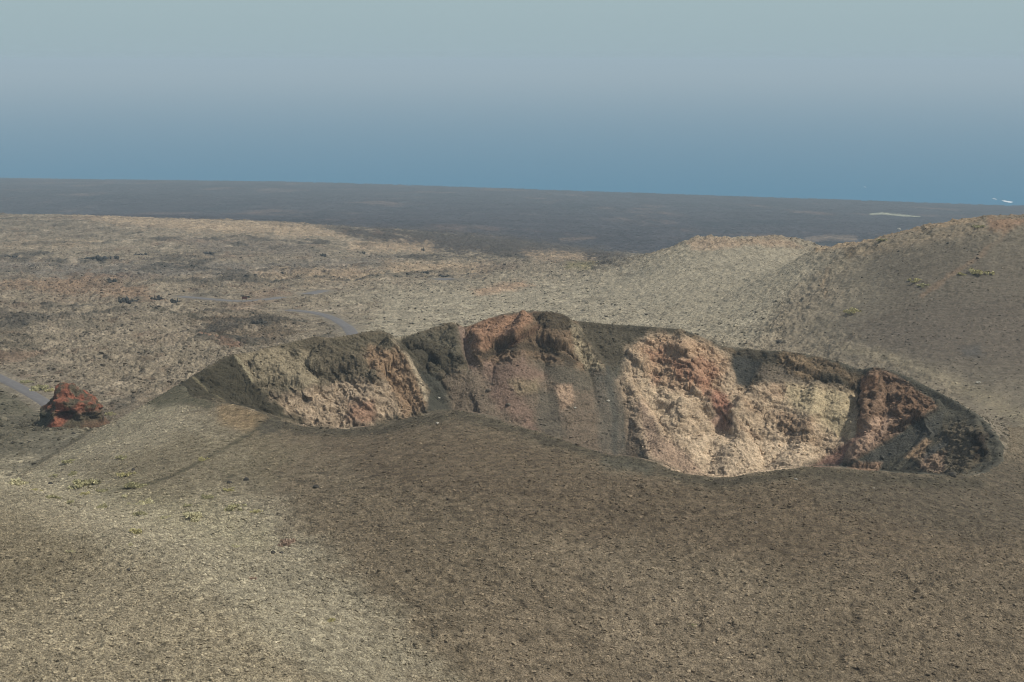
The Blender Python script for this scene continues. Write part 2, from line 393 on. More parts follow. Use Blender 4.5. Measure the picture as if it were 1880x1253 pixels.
for pl in ([(120,396),(560,414),(640,440),(420,432),(200,412)], [(640,448),(790,452),(800,466),(640,462)], [(460,505),(640,496),(700,512),(480,516)], [(700,488),(900,492),(900,506),(720,508)], [(960,468),(1060,470),(1090,486),(980,482)]):
    patch(pl, (161,140,114), 8, 12, .5, mask=near, noisy=.7)
# pale ash plain and middle hill
patch([(640,620),(700,560),(620,556),(700,532),(860,524),(1000,512),(1110,502),(1180,476),(1270,442),(1430,440),(1482,468),(1540,470),(1440,560),(1380,640),(1300,640),(900,680),(640,680)],
      (150,141,121), 32, 18, .95, .3, near, .5)
patch([(870,490),(960,492),(940,502),(880,504)], (120,106,90), 5, 8, .8, mask=near)
patch([(860,535),(960,520),(980,530),(880,545)], (158,128,102), 6, 8, .6, mask=near)
patch([(1262,448),(1290,440),(1360,444),(1420,438),(1450,446),(1476,462),(1440,456),(1370,452),(1290,462),(1270,462)], (160,136,112), 6, 5, .65, mask=near)
patch([(1040,488),(1100,490),(1080,500),(1040,498)], (132,124,88), 5, 6, .7, mask=near)
# right hill
patch([(1530,464),(1570,452),(1640,434),(1760,410),(1850,398),(2100,390),(2100,800),(1880,800),(1700,700),(1560,660),(1460,610),(1520,540)],
      (117,109,93), 75, 16, .95, .15, near, .3)
patch([(1620,470),(1800,440),(2100,430),(2100,760),(1900,740),(1760,690),(1560,640),(1560,600),(1620,540)], (101,93,80), 60, 20, .9, .12, near, .4)
patch([(1560,600),(1760,560),(2100,520),(2100,700),(1800,670),(1640,660)], (94,85,75), 36, 20, .5, mask=near)
patch([(1540,640),(1700,690),(1800,740),(1900,800),(1960,800),(1800,715),(1650,655)], (136,126,104), 14, 8, .75, mask=near)
stripe([(1500,462),(1600,442),(1700,418),(1800,402)], 5, (150,130,104), 5, 4, .7, mask=near)
stripe([(1560,470),(1640,452),(1740,432),(1800,420)], 7, (146,130,106), 9, 6, .6, mask=near)
patch([(1815,402),(1880,402),(1880,412),(1840,430),(1815,424)], (142,114,90), 7, 6, .8, mask=near)
stripe([(1860,404),(1835,440),(1800,470),(1740,510),(1690,545)], 4, (134,112,90), 4, 6, .55, mask=near)
stripe([(1836,430),(1824,455),(1826,480)], 6, (120,112,96), 5, 4, .6, mask=near)
stripe([(1780,402),(1815,400)], 2.5, (62,58,46), 2, 2, .8, mask=near)
stripe([(1518,500),(1510,530),(1518,552)], 3, (134,118,96), 3, 4, .7, mask=near)
stripe([(1524,500),(1520,530)], 1.5, (84,76,62), 2, 3, .6, mask=near)
patch([(1545,458),(1572,458),(1568,474),(1556,480),(1550,466)], (104,92,74), 4, 3, .8, mask=near)
stripe([(1556,476),(1540,500)], 3, (146,134,110), 4, 3, .6, mask=near)
patch([(1760,640),(1800,634),(1806,654),(1770,656)], (84,82,78), 8, 6, .7, mask=near)
stripe([(1690,560),(1600,590),(1540,640)], 3, (88,78,66), 4, 6, .5, mask=near)
# left: ground round the red outcrop
_ro = (U > 30) & (U < 230) & (V > 740) & (V < 830)
patch([(-80,690),(60,745),(200,770),(200,800),(20,880),(-80,890)], (95,90,75), 9, 6, .95, .12, near & (Y > 331))
patch([(-80,690),(0,690),(60,745),(60,760),(-80,760)], (90,86,70), 5, 4, .6, mask=near & (Y > 331))
# near slope of the cone
cone = OUT & (Y < 420) & (Y > 60)
flank = [(13,884),(85,839),(143,803),(204,760),(258,736),(316,706),(352,725),(430,742),(500,766),(560,786),(640,790),(760,766),(840,752),(930,776),(1060,816),(1160,838),(1310,878),(1450,860),(1490,856),
         (1640,868),(1790,876),(1840,850),(1850,820),(1850,780),(2100,800),(2100,1400),(-80,1400),(-80,884)]
patch(flank, (124,112,92), 1.5, 0, 1, .45, cone)
patch([(13,884),(143,803),(258,736),(330,720),(440,790),(480,900),(560,990),(700,1110),(830,1253),(560,1253),(400,1120),(260,1000),(100,930)], (154,145,123), 50, 30, .95, .5, cone, .4)
patch([(150,860),(330,800),(480,790),(560,830),(480,900),(300,930),(180,900)], (124,114,92), 26, 26, .75, mask=cone, noisy=.5)
patch([(560,800),(800,770),(1000,810),(1160,850),(1300,890),(1500,880),(2100,860),(2100,1000),(1500,1050),(1100,1000),(900,950),(700,900)], (108,95,77), 40, 34, .85, .3, cone, .4)
patch([(1500,870),(2100,820),(2100,1020),(1700,980),(1500,920)], (100,91,76), 30, 24, .8, .2, cone, .3)
patch([(1560,1000),(2100,1000),(2100,1400),(1700,1400),(1450,1150)], (120,107,88), 50, 30, .6, mask=cone)
patch([(1000,1020),(1400,1060),(1450,1400),(1000,1400),(860,1150)], (142,128,107), 60, 30, .55, mask=cone)
patch([(700,900),(1000,960),(1100,1100),(1150,1300),(1000,1250),(800,1080),(600,960)], (120,107,87), 40, 30, .5, mask=cone)
stripe([(40,888),(160,818),(270,756),(345,736)], 12, (152,144,121), 8, 5, .8, mask=cone)
# dark cinder band along the near lip
stripe([(500,768),(540,786),(600,794),(680,792),(760,774),(840,760),(930,784),(1060,824),(1160,848),(1230,872),(1310,888),(1400,878),(1480,868),(1600,876),(1700,886),(1800,888)], 9, (84,78,64), 9, 5, .85, .15, cone)
stripe([(1110,848),(1190,862)], 10, (86,84,72), 9, 5, .7, mask=cone)
patch([(395,745),(432,742),(480,762),(500,776),(450,790),(400,775)], (142,122,92), 9, 8, .8, .2, cone)
stripe([(500,770),(470,790),(400,830),(340,862),(290,884),(230,898),(180,905)], 3, (92,86,68), 3, 2, .85, .1, cone)
patch([(470,770),(510,768),(520,790),(480,800)], (84,80,68), 8, 5, .8, .1, cone)
stripe([(13,885),(85,841),(143,806),(204,763),(258,740),(318,709)], 2.6, (80,76,62), 3.5, 2, .8, .1, cone)
patch([(258,740),(330,700),(352,722),(400,742),(380,752),(330,740),(290,750)], (96,92,74), 7, 6, .9, .15, cone)
# yellow-green tint of thin grass in the hollow on the left
patch([(10,884),(60,905),(240,965),(420,1010),(520,1000),(420,930),(240,890),(60,880)], (156,149,120), 30, 20, .35, mask=cone, noisy=.8)
# near slope under the viewpoint
patch([(-200,884),(13,888),(60,910),(150,945),(250,985),(330,1030),(430,1100),(520,1180),(600,1260),(560,1500),(-200,1500)], (154,143,119), 50, 16, .9, .6, cone, .4)
patch([(-200,890),(30,900),(130,960),(200,1020),(100,1100),(-200,1150)], (132,121,98), 44, 20, .75, mask=cone)

stripe([(10,896),(140,940),(290,1005),(420,1080),(550,1175),(690,1290)], 34, (160,151,128), 46, 18, .75, mask=cone, noisy=.4)
zs = inside(U, V, [(380,860),(700,850),(1000,950),(1150,1100),(1150,1300),(950,1300),(700,1150),(480,980)]) & cone
ks = zs*smooth(.02, .5, fbm(.82*X - .57*Y, (.57*X + .82*Y)*1.9, 5.5, 4, 1800, .65, False, SPC)); COL *= (1 - .42*ks)[...,None].astype(np.float32)
mot = 1 + .34*fbm(X - .4*Y, Y*.8, 2.6, 3, 1700, .65, False, SPC) + .22*fbm(X, Y, 1.1, 2, 1760, .7, False, SPC) + .16*fbm(X*.8, Y*1.1, 13, 3, 1720, .6) + .10*fbm(X, Y, 40, 2, 1740)
COL *= np.clip(mot, .4, 1.7)[...,None].astype(np.float32)
# ---- inside the crater
ALB = 1.10; SAT = .78; TINT = np.array([1.04, .985, .85]); DEEP = .20; NZ = .5
I = INS
COL[I] = lin((84,80,68))*ALB; RGH[I] = .35
patch([(300,600),(860,580),(850,800),(300,800)], (104,94,76), 2, 0, 1, .9, I)
patch([(325,700),(430,648),(462,700),(500,735),(540,775),(500,765),(430,745),(340,725)], (68,64,50), 5, 6, .95, .5, I)
patch([(432,652),(560,625),(600,690),(560,720),(480,715),(452,690)], (130,119,96), 8, 8, .9, .7, I)
patch([(500,632),(580,618),(640,640),(660,665),(600,672),(560,650)], (84,77,61), 9, 9, .65, .7, I, .8)
patch([(600,622),(712,612),(735,632),(700,650),(640,650)], (88,82,65), 8, 8, .65, .5, I)
patch([(660,640),(740,640),(790,745),(740,770),(700,700)], (138,112,84), 10, 8, .9, .8, I, .4)
patch([(500,730),(580,715),(700,700),(740,760),(640,790),(560,785)], (152,133,110), 9, 10, .9, 1, I, .6)
patch([(640,745),(680,740),(690,765),(670,782),(640,775)], (136,98,76), 9, 8, .7, .8, I)
stripe([(566,675),(600,690),(640,682)], 7, (54,52,42), 5, 5, .55, 1, I)  # three streaks of dark rock, largely ledge shade painted in
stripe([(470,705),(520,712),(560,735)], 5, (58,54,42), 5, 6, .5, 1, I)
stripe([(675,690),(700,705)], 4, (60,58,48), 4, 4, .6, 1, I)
stripe([(722,625),(748,655),(768,695),(784,735)], 3.5, (156,142,118), 3, 3, .7, .5, I)
stripe([(350,690),(380,720),(410,738)], 1.6, (120,112,86), 2, 3, .6, .5, I)
stripe([(430,652),(450,680),(462,700)], 1.6, (142,134,106), 1.5, 2, .7, .5, I)
# gully and dark shoulder
patch([(718,620),(760,612),(850,600),(858,660),(800,690),(760,670)], (94,88,72), 5, 5, .9, .5, I)
patch([(722,620),(770,625),(850,650),(858,672),(800,688),(766,670),(740,645)], (66,61,48), 5, 6, .7, .9, I, .5)
patch([(760,672),(800,688),(824,720),(838,756),(785,756),(788,720)], (72,72,64), 5, 4, .95, .05, I)
# centre: mound
patch([(850,596),(960,572),(1040,578),(1060,592),(1120,690),(1060,700),(860,680)], (118,97,74), 4, 4, .95, .9, I)
patch([(862,598),(930,576),(985,574),(960,605),(910,625),(895,650),(866,640)], (140,106,80), 6, 5, .9, .6, I, .4)
patch([(975,574),(1040,575),(1058,600),(1040,612),(985,600)], (76,68,54), 5, 5, .9, .8, I)
stripe([(890,655),(920,640),(960,636),(1010,645),(1050,665)], 8, (66,60,48), 5, 4, .75, .4, I)  # shade under the mound's overhang, painted as a dark arc
stripe([(940,632),(968,612),(985,600)], 5, (92,62,44), 5, 4, .7, .8, I)
patch([(1050,590),(1064,600),(1112,680),(1085,684),(1055,650),(1050,620)], (144,132,106), 5, 4, .85, .9, I, .5)
stripe([(848,598),(856,640),(874,690),(920,730),(950,760)], 8, (124,104,92), 5, 4, .85, .1, I)
# centre debris slope
patch([(820,690),(880,680),(960,660),(1100,690),(1160,700),(1180,850),(1000,840),(830,760)], (112,98,82), 10, 8, .95, .35, I)
patch([(885,670),(960,660),(1000,690),(960,720),(990,800),(940,770),(900,720)], (124,100,86), 14, 10, .8, .3, I, .4)
patch([(930,700),(985,698),(990,720),(950,728)], (130,116,88), 8, 8, .7, .6, I)
patch([(975,660),(1090,680),(1120,700),(1080,720),(1010,700)], (92,88,76), 10, 8, .7, .2, I)
patch([(990,718),(1020,716),(1040,800),(1010,820),(985,780)], (88,84,74), 8, 5, .7, .15, I)
patch([(1018,710),(1048,708),(1052,740),(1030,756)], (156,130,106), 5, 5, .85, .6, I)
patch([(1090,680),(1125,676),(1140,700),(1150,840),(1100,830)], (90,88,80), 8, 5, .6, .2, I)
stripe([(1116,676),(1122,710),(1130,770),(1128,830)], 6, (76,77,72), 6, 4, .7, .15, I)
stripe([(1142,700),(1144,760),(1142,820)], 3, (74,76,72), 4, 3, .6, .15, I)
# dark rim band on the right half
patch([(1050,590),(1250,604),(1330,640),(1340,660),(1280,650),(1230,615),(1180,615),(1150,640),(1130,690),(1100,660)], (84,77,62), 6, 9, .92, .35, I, .5)
# big pale wall
patch([(1150,640),(1200,615),(1290,622),(1345,660),(1360,700),(1500,700),(1580,700),(1575,840),(1480,860),(1320,890),(1240,870),(1190,840),(1160,780),(1140,700)], (161,140,114), 12, 10, .97, .75, I)
patch([(1165,640),(1220,618),(1300,635),(1340,670),(1320,720),(1240,720),(1180,690)], (158,129,100), 10, 10, .85, 1, I)
for pl in ([(1180,650),(1215,640),(1225,665),(1200,672)], [(1230,665),(1260,650),(1262,680),(1285,700),(1250,690)], [(1270,690),(1300,700),(1310,730),(1285,725)], [(1195,690),(1215,688),(1222,705),(1200,704)],
           [(1300,735),(1340,728),(1350,748),(1310,752)], [(1240,668),(1290,655),(1320,690),(1300,712)]):
    patch(pl, (146,102,76), 8, 9, .6, 1, I, .8)
patch([(1290,722),(1330,724),(1345,748),(1325,770),(1305,752)], (146,98,78), 9, 8, .75, .5, I)
patch([(1316,760),(1345,772),(1342,790),(1312,792),(1300,775)], (148,114,98), 7, 6, .7, .2, I)
stripe([(1322,750),(1332,768),(1345,780)], 2.5, (52,42,34), 2, 2, .85, 1, I)  # this and the next: dark rock plus painted shade below the ledges
stripe([(1212,738),(1235,750),(1255,746)], 2, (96,70,50), 2, 3, .7, 1, I)
patch([(1165,740),(1190,735),(1215,800),(1300,870),(1260,872),(1200,842)], (150,124,104), 9, 6, .7, .1, I)
patch([(1240,800),(1340,800),(1480,810),(1500,850),(1400,872),(1290,868)], (178,157,130), 12, 10, .8, .45, I, .4)
patch([(1180,700),(1260,730),(1240,780),(1190,760)], (178,157,128), 12, 8, .6, .4, I)
patch([(1440,700),(1570,720),(1572,820),(1500,780),(1440,740)], (160,146,112), 14, 12, .75, .35, I)
patch([(1420,760),(1500,770),(1490,800),(1430,790)], (132,106,80), 9, 10, .65, 1, I, .8)
stripe([(1355,735),(1385,755),(1420,770),(1450,800),(1500,815)], 6, (134,110,84), 6, 8, .55, .9, I, 1.0)
stripe([(1345,760),(1360,790),(1400,805)], 4, (124,96,72), 5, 6, .5, .9, I, 1.0)
patch([(1400,700),(1440,705),(1440,730),(1410,735)], (140,114,90), 9, 8, .5, .9, I, 1.0)
# dark cinder above it
patch([(1335,640),(1450,646),(1560,672),(1600,690),(1578,720),(1520,715),(1470,690),(1410,690),(1372,720),(1355,700),(1345,665)], (80,73,59), 7, 9, .94, .6, I, .5)
patch([(1440,648),(1500,656),(1580,690),(1570,706),(1500,684),(1440,668)], (112,94,70), 6, 8, .7, 1, I, 1.0)
stripe([(1250,610),(1300,628),(1345,648)], 4, (120,102,78), 5, 5, .6, .8, I, 1.0)
stripe([(1660,705),(1720,735),(1790,780),(1830,830)], 5, (98,84,62), 6, 6, .6, .9, I, 1.0)
patch([(1380,675),(1470,672),(1510,700),(1470,705),(1400,700)], (116,104,88), 8, 8, .8, .3, I)
patch([(1425,652),(1460,655),(1510,690),(1490,700),(1430,670)], (126,106,78), 6, 7, .8, 1, I, .8)
patch([(1345,655),(1400,665),(1372,716),(1352,706)], (62,64,62), 5, 4, .85, .1, I)
# red pillar and rock spur
patch([(1578,695),(1606,676),(1650,690),(1725,745),(1660,790),(1600,830),(1565,850),(1575,780)], (124,98,76), 5, 5, .95, .95, I)
patch([(1580,700),(1612,690),(1614,715),(1582,722)], (150,112,80), 4, 3, .8, .5, I)
patch([(1640,700),(1720,742),(1690,765),(1650,760)], (114,88,66), 6, 5, .8, 1, I)
patch([(1600,770),(1640,770),(1600,830),(1560,850),(1550,830)], (162,134,112), 8, 6, .8, .8, I, .5)
stripe([(1576,702),(1578,740),(1582,765)], 3, (40,36,30), 2, 2, .8, .8, I)  # shadow beside the pillar, painted dark on its left
stripe([(1612,678),(1614,720)], 2.5, (52,44,34), 2, 2, .7, .8, I)  # this and the next: dark rock, mostly shade put into the colour
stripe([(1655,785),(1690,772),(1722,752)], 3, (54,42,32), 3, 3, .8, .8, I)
patch([(1560,820),(1580,800),(1500,850),(1480,860),(1540,856)], (120,84,74), 6, 5, .8, .1, I)
# dark cinder slope on the right and its rocks
patch([(1640,682),(1760,738),(1850,820),(1840,860),(1700,880),(1500,880),(1560,850),(1660,795),(1730,752)], (78,76,66), 5, 5, .95, .2, I)
patch([(1650,800),(1735,755),(1720,800),(1600,868),(1540,868)], (76,76,72), 7, 5, .8, .03, I)
patch([(1750,770),(1800,790),(1820,840),(1780,872),(1700,868),(1680,840)], (100,90,72), 8, 8, .8, 1, I, .7)
patch([(1700,840),(1740,830),(1730,868),(1690,866)], (148,122,98), 6, 6, .75, .7, I, .6)
patch([(1660,842),(1700,805),(1712,812),(1685,845)], (146,120,90), 4, 4, .8, .5, I)
patch([(1740,800),(1700,830),(1700,850),(1745,815)], (84,86,84), 4, 4, .7, .05, I)
patch([(1790,800),(1812,800),(1815,840),(1790,850)], (52,40,30), 6, 6, .8, 1, I)
patch([(1550,866),(1575,846),(1620,850),(1610,868)], (136,108,84), 5, 5, .85, 1, I)
# hidden near wall of the crater

def ground_z(xx, yy):
    xx = np.asarray(xx, float); yy = np.asarray(yy, float)
    j = np.clip(np.searchsorted(YS, yy), 1, nr-1); i = np.clip(np.searchsorted(S, xx/yy), 1, nc-1)
    gy = (yy - YS[j-1])/(YS[j] - YS[j-1]); gx = (xx/yy - S[i-1])/(S[i] - S[i-1])
    return (Z[j-1,i-1]*(1-gx) + Z[j-1,i]*gx)*(1-gy) + (Z[j,i-1]*(1-gx) + Z[j,i]*gx)*gy
def hit(u, v, D0=150, D1=6500):
    """where the line of sight through (u, v) of the photograph meets the ground"""
    D = D0; 
    while D < D1:
        p = pt(u, v, D)
        if ground_z(p[0], p[1]) >= p[2]:
            lo = D - max(0.3, D*0.002)
            for _ in range(12):
                m = (lo + D)/2; q = pt(u, v, m)
                if ground_z(q[0], q[1]) >= q[2]: D = m
                else: lo = m
            p = pt(u, v, D); return np.array([p[0], p[1], float(ground_z(p[0], p[1]))])
        D += max(0.3, D*0.002)
    return pt(u, v, D1)

ROADS = [([(-45,672),(-20,684),(0,694),(20,703),(40,713),(60,725),(80,738),(96,750)], 6.5),
         ([(528,570),(550,571),(575,573),(600,578),(622,586),(636,597),(644,608)], 7.5),
         ([(332,545),(360,547),(390,550),(420,553.5),(445,555),(465,553.5),(490,550),(518,546.5)], 8.5),
         ([(562,541),(576,538),(594,534)], 11), ([(806,512),(816,512),(828,514)], 13)]
OVER = [(240,549),(290,546),(449,549)]
road_xy = []
for pts_, wd in ROADS:
    a = np.array([hit(u, v, 300) for u, v in pts_])
    if pts_[0][0] == 528: e_ = a[-1] - a[-2]; a = np.concatenate([a, [a[-1] + e_*.6, a[-1] + e_*1.2]])
    t = np.arange(len(a)); tt = np.linspace(0, len(a)-1, (len(a)-1)*14 + 1)
    for _ in range(2):
        a2 = a.copy(); a2[1:-1] = (a[:-2] + 2*a[1:-1] + a[2:])/4; a = a2
    road_xy.append((np.stack([np.interp(tt, t, a[:,0]), np.interp(tt, t, a[:,1])], 1), wd))
FLAT = np.ones(Z.shape); FLATW = np.ones(Z.shape)
for a, wd in road_xy:
    x0_, x1_, y0_, y1_ = a[:,0].min()-45, a[:,0].max()+45, a[:,1].min()-45, a[:,1].max()+45
    sl = np.nonzero((X > x0_) & (X < x1_) & (Y > y0_) & (Y < y1_))
    d_, _ = seg_dist(X[sl], Y[sl], a[::7]); FLAT[sl] = np.minimum(FLAT[sl], smooth(wd*.55, wd*.55 + 5, d_)); FLATW[sl] = np.minimum(FLATW[sl], smooth(wd*.55, wd*.55 + 32, d_))
# ---------------------------------------------------------------- relief at the scale of rocks, rubble and gravel
n1 = fbm(X, Y, 7.0, 5, 11, .55, True, SPC)
n2 = fbm(X + 3*n_a, Y + 3*n_b, 2.2, 3, 77, .6, False, SPC)
n3 = fbm(X, Y, 1.1, 2, 501, .6, False, SPC)
far = smooth(480, 900, Y)
edge = np.where(INS, smooth(0, 4, DR), 1.0)*FLAT
BASE = Z[sub].copy()
amp_w = 0.34 + 0.7*far; rgo = 0.65 + .7*np.clip(fbm(X, Y, 30, 3, 2100) + .3, 0, 1)
sa = .82*X - .57*Y; sb = .57*X + .82*Y
n4 = fbm(sa, sb*2.6, 3.4, 3, 2200, .6, False, SPC*.8)
Z += edge*(~INS)*(RGH*amp_w*n1*1.1 + rgo*((0.36 + 0.22*RGH)*n2 + (0.20 + .20*RGH)*n3 + .24*n4))
rub = np.maximum(fbm(X, Y, 1.7, 2, 640, .5, False, SPC) - 0.2, 0)
Z += edge*(~INS)*rgo*rub*1.0*(0.35 + RGH)
def cells(x, y, sc, s=0):
    """fractured rock: every block has its own height and tilt"""
    x = x/sc; y = y/sc; x0 = np.floor(x).astype(np.int32); y0 = np.floor(y).astype(np.int32)
    best = np.full(x.shape, 9.0); h = np.zeros(x.shape)
    for dx in (-1, 0, 1):
        for dy in (-1, 0, 1):
            k = ((x0 + dx + s*37) & 511)*512 + ((y0 + dy + s*91) & 511)
            cx = x0 + dx + .5 + .45*GC[k]; cy = y0 + dy + .5 + .45*GS[k]
            d_ = (x - cx)**2 + (y - cy)**2; m = d_ < best; k2 = (k*7 + 13) & 262143; k3 = (k*11 + 5) & 262143
            best = np.where(m, d_, best); h = np.where(m, .45*GC[k2] + .75*(GC[k3]*(x - cx) + (GS[k3] - .35)*(y - cy)), h)
    return h
# inside the crater the crags stand out along the normal of the wall
xs_, ys_, sp_ = X[sub], Y[sub], np.maximum(SPC[sub], .27)
tx = np.gradient(xs_, axis=1); tz = np.gradient(BASE, axis=1); qx_ = np.gradient(xs_, axis=0); qy_ = np.gradient(ys_, axis=0); qz_ = np.gradient(BASE, axis=0)
Nx = -tz*qy_; Ny = tz*qx_ - tx*qz_; Nz = tx*qy_; nl = np.sqrt(Nx**2 + Ny**2 + Nz**2) + 1e-9; Nx, Ny, Nz = Nx/nl, Ny/nl, Nz/nl
cu = xs_ + .35*BASE; cv = ys_*.743 + BASE*.669
wob = fbm(cu, cv, 5, 3, 2300, .6); wob2 = fbm(cu, cv, 5, 3, 2340, .6)
cu = cu + 1.1*wob; cv = cv + 1.1*wob2
u_s = U[sub]; dip = .5*smooth(860, 700, u_s)*smooth(420, 470, u_s) + .06
def beds(th, s_):
    t = (BASE + dip*xs_ + 1.7*wob)/th; f = t - np.floor(t); a_ = .35 + .65*np.abs(GC[(np.floor(t).astype(int)*977 + s_) & 262143])
    return th*a_*(smooth(0, .22, f)*smooth(1.0, .55, f))
rk = np.clip(RGH[sub]*1.2 - .12, 0, 1.1)
h = rk*(.75*fbm(cu, cv, 9, 5, 2400, .6, True, sp_) + .55*cells(cu, cv, 3.0, 3) + .42*cells(cu, cv, 1.5, 5) + .28*cells(cu, cv, .85, 8) + .12*beds(3.9, 5) + .16*beds(1.5, 77) + .30*fbm(cu, cv, 1.2, 2, 2440, .6, False, sp_))
h += .12*fbm(cu, cv, 1.6, 3, 2480, .6, False, sp_) + .25*fbm(cu, cv, 9, 3, 2490)
h = np.where(ins, h*edge[sub], 0)
stn = 1 + rk*(.38*fbm(cu + 5, cv, 2.4, 3, 2520, .65) + .22*fbm(cu, cv*1.6, 7, 3, 2560, .6)); COL[sub] *= np.where(ins, np.clip(stn, .35, 1.5), 1)[...,None].astype(np.float32)
X[sub] += h*Nx; Y[sub] += h*Ny; Z[sub] = BASE + h*Nz
# hummocks of the lava field
lf = FLATW*smooth(430, 520, Y)*(~INS)*np.clip(RGH*2 - .2, 0, 1)
Z += FLATW*(~INS)*LINES*smooth(430, 520, Y)*1.6*(Z0 > 100)
Z += lf*1.35*(1.9*fbm(X, Y, 45, 4, 808, .5, True, SPC) + 1.3*fbm(X + 3*n_a, Y, 14, 4, 818, .6, True, SPC) + .8*fbm(X, Y, 5, 3, 838, .6, True, SPC))
Z += smooth(1850, 2300, Y)*np.interp(Z0, [-5, 1, 8, 30], [0, 1.6, 2.2, 5.0])*fbm(X, Y, 170, 5, 828, .55, False, SPC)

# ---------------------------------------------------------------- which sheet of the ground each face belongs to
kv = (smooth(.95, .2, FLAT)*.75)[...,None]; COL = (COL*(1-kv) + lin((134,124,106))*.8*kv).astype(np.float32)
def zone_of():
    zn = np.zeros(Z.shape, np.uint8)                      # 0 lava_field
    zn[(Y > 1800)] = 1                                    # coastal_plain
    Zz = (U > 1440) & (Y < 800) & (Y > 440) & OUT; zn[Zz] = 3      # right hill
    Zz = inside(U, V, [(1090,505),(1180,476),(1270,436),(1430,432),(1486,468),(1440,560),(1300,600),(1100,545)]) & (Y > 640) & (Y < 1000); zn[Zz] = 4
    cx = (X > -170) & (X < 190) & (Y < 470) & (Y > 200)
    onc = inside(U, V, flank) & OUT & (Y < 470); zn[onc & (Y > 60)] = 2
    dcr = np.full(Z.shape, 1e9); dcr[sub] = dr
    zn[INS] = 5
    near_h = inside(U, V, [(-400,884),(13,888),(60,910),(150,945),(250,985),(330,1030),(430,1100),(520,1180),(640,1280),(900,1700),(900,9000),(-9000,9000),(-400,3000)]) | (Y < 190)
    zn[near_h & OUT & (Y < 310)] = 6
    rc = (~INS) & (Y > 430) & (Y < 480) & (zn == 0); return zn
ZN = zone_of()
NAMES = {0:'lava_field', 1:'coastal_plain', 2:'crater_slope', 3:'hill', 4:'small_hill', 5:'crater', 6:'near_slope'}
LABELS = {0:'brown lava field and pale ash plain behind the crater', 1:'dark hazy lava plain reaching down to the sea', 2:'brown gravelly outer slope of the crater in the foreground',
          3:'dark ash hill on the right with red top', 4:'small pale hill with ochre top left of the dark hill', 5:'rocky inner walls of the volcanic crater, red ochre and pale',
          6:'olive gravel slope in the bottom left corner'}

# ---------------------------------------------------------------- materials
def mat(name):
    m = bpy.data.materials.new(name); m.use_nodes = True
    return m, m.node_tree, m.node_tree.nodes['Principled BSDF']
def ground_material(name, fine, coarse, contrast, bump):
    contrast *= 1.5; bump *= 1.4
    m, t, b = mat(name); n, l = t.nodes, t.links
    at = n.new('ShaderNodeAttribute'); at.attribute_name = 'earth'
    geo = n.new('ShaderNodeNewGeometry')
    def nz(scale, det, rough=.6):
        k = n.new('ShaderNodeTexNoise'); k.inputs['Scale'].default_value = scale; k.inputs['Detail'].default_value = det
        k.inputs['Roughness'].default_value = rough; l.new(geo.outputs['Position'], k.inputs['Vector']); return k
    a = nz(fine, 3, .7); c = nz(coarse, 4, .6)
    r1 = n.new('ShaderNodeMapRange'); r1.inputs[1].default_value = .32; r1.inputs[2].default_value = .68
    r1.inputs[3].default_value = 1 - contrast; r1.inputs[4].default_value = 1 + contrast*.9; l.new(a.outputs[0], r1.inputs[0])
    r2 = n.new('ShaderNodeMapRange'); r2.inputs[1].default_value = .32; r2.inputs[2].default_value = .68
    r2.inputs[3].default_value = 1 - contrast*.6; r2.inputs[4].default_value = 1 + contrast*.6; l.new(c.outputs[0], r2.inputs[0])
    mu = n.new('ShaderNodeMath'); mu.operation = 'MULTIPLY'; l.new(r1.outputs[0], mu.inputs[0]); l.new(r2.outputs[0], mu.inputs[1])
    vm = n.new('ShaderNodeVectorMath'); vm.operation = 'SCALE'; l.new(at.outputs['Color'], vm.inputs[0]); l.new(mu.outputs[0], vm.inputs['Scale'])
    l.new(vm.outputs[0], b.inputs['Base Color'])
    b.inputs['Roughness'].default_value = .95; b.inputs['Specular IOR Level'].default_value = .12
    bp = n.new('ShaderNodeBump'); bp.inputs['Distance'].default_value = bump; bp.inputs['Strength'].default_value = 1
    l.new(a.outputs[0], bp.inputs['Height']); l.new(bp.outputs[0], b.inputs['Normal'])
    return m
MG = {0: ground_material('lava_ground', .9, .12, .32, .5), 1: ground_material('coastal_lava', .08, .01, .3, 3.0), 2: ground_material('cinder_slope', 3.6, .6, .44, .34),
      3: ground_material('ash_hill', 1.3, .3, .16, .18), 4: ground_material('pale_ash', 1.0, .3, .22, .4), 5: ground_material('crater_rock', 1.6, .35, .26, .35), 6: ground_material('gravel_slope', 4.0, .7, .48, .32)}

# ---------------------------------------------------------------- the ground meshes
quad_zone = ZN[:-1,:-1]
idx = np.arange(nr*nc).reshape(nr, nc)
q = np.stack([idx[:-1,:-1], idx[:-1,1:], idx[1:,1:], idx[1:,:-1]], -1)
VX = np.stack([X, Y, Z], -1).reshape(-1, 3); CC = COL.reshape(-1, 3)
def sheet(name, V3, Q4, col, m, label=None, kind='structure', smooth_=True):
    me = bpy.data.meshes.new(name)
    me.vertices.add(len(V3)); me.vertices.foreach_set('co', V3.astype(np.float32).ravel())
    k = Q4.shape[1]
    me.loops.add(Q4.size); me.polygons.add(len(Q4))
    me.loops.foreach_set('vertex_index', Q4.astype(np.int32).ravel())
    me.polygons.foreach_set('loop_start', np.arange(0, Q4.size, k, dtype=np.int32))
    me.polygons.foreach_set('use_smooth', np.full(len(Q4), smooth_, bool))
    if col is not None:
        ca = me.attributes.new('earth', 'FLOAT_COLOR', 'POINT')
        ca.data.foreach_set('color', np.concatenate([col, np.ones((len(col), 1))], 1).astype(np.float32).ravel())
    me.materials.append(m); me.update(calc_edges=True)
    o = bpy.data.objects.new(name, me); scene.collection.objects.link(o)
    if kind: o['kind'] = kind
    if label: o['label'] = label
    return o
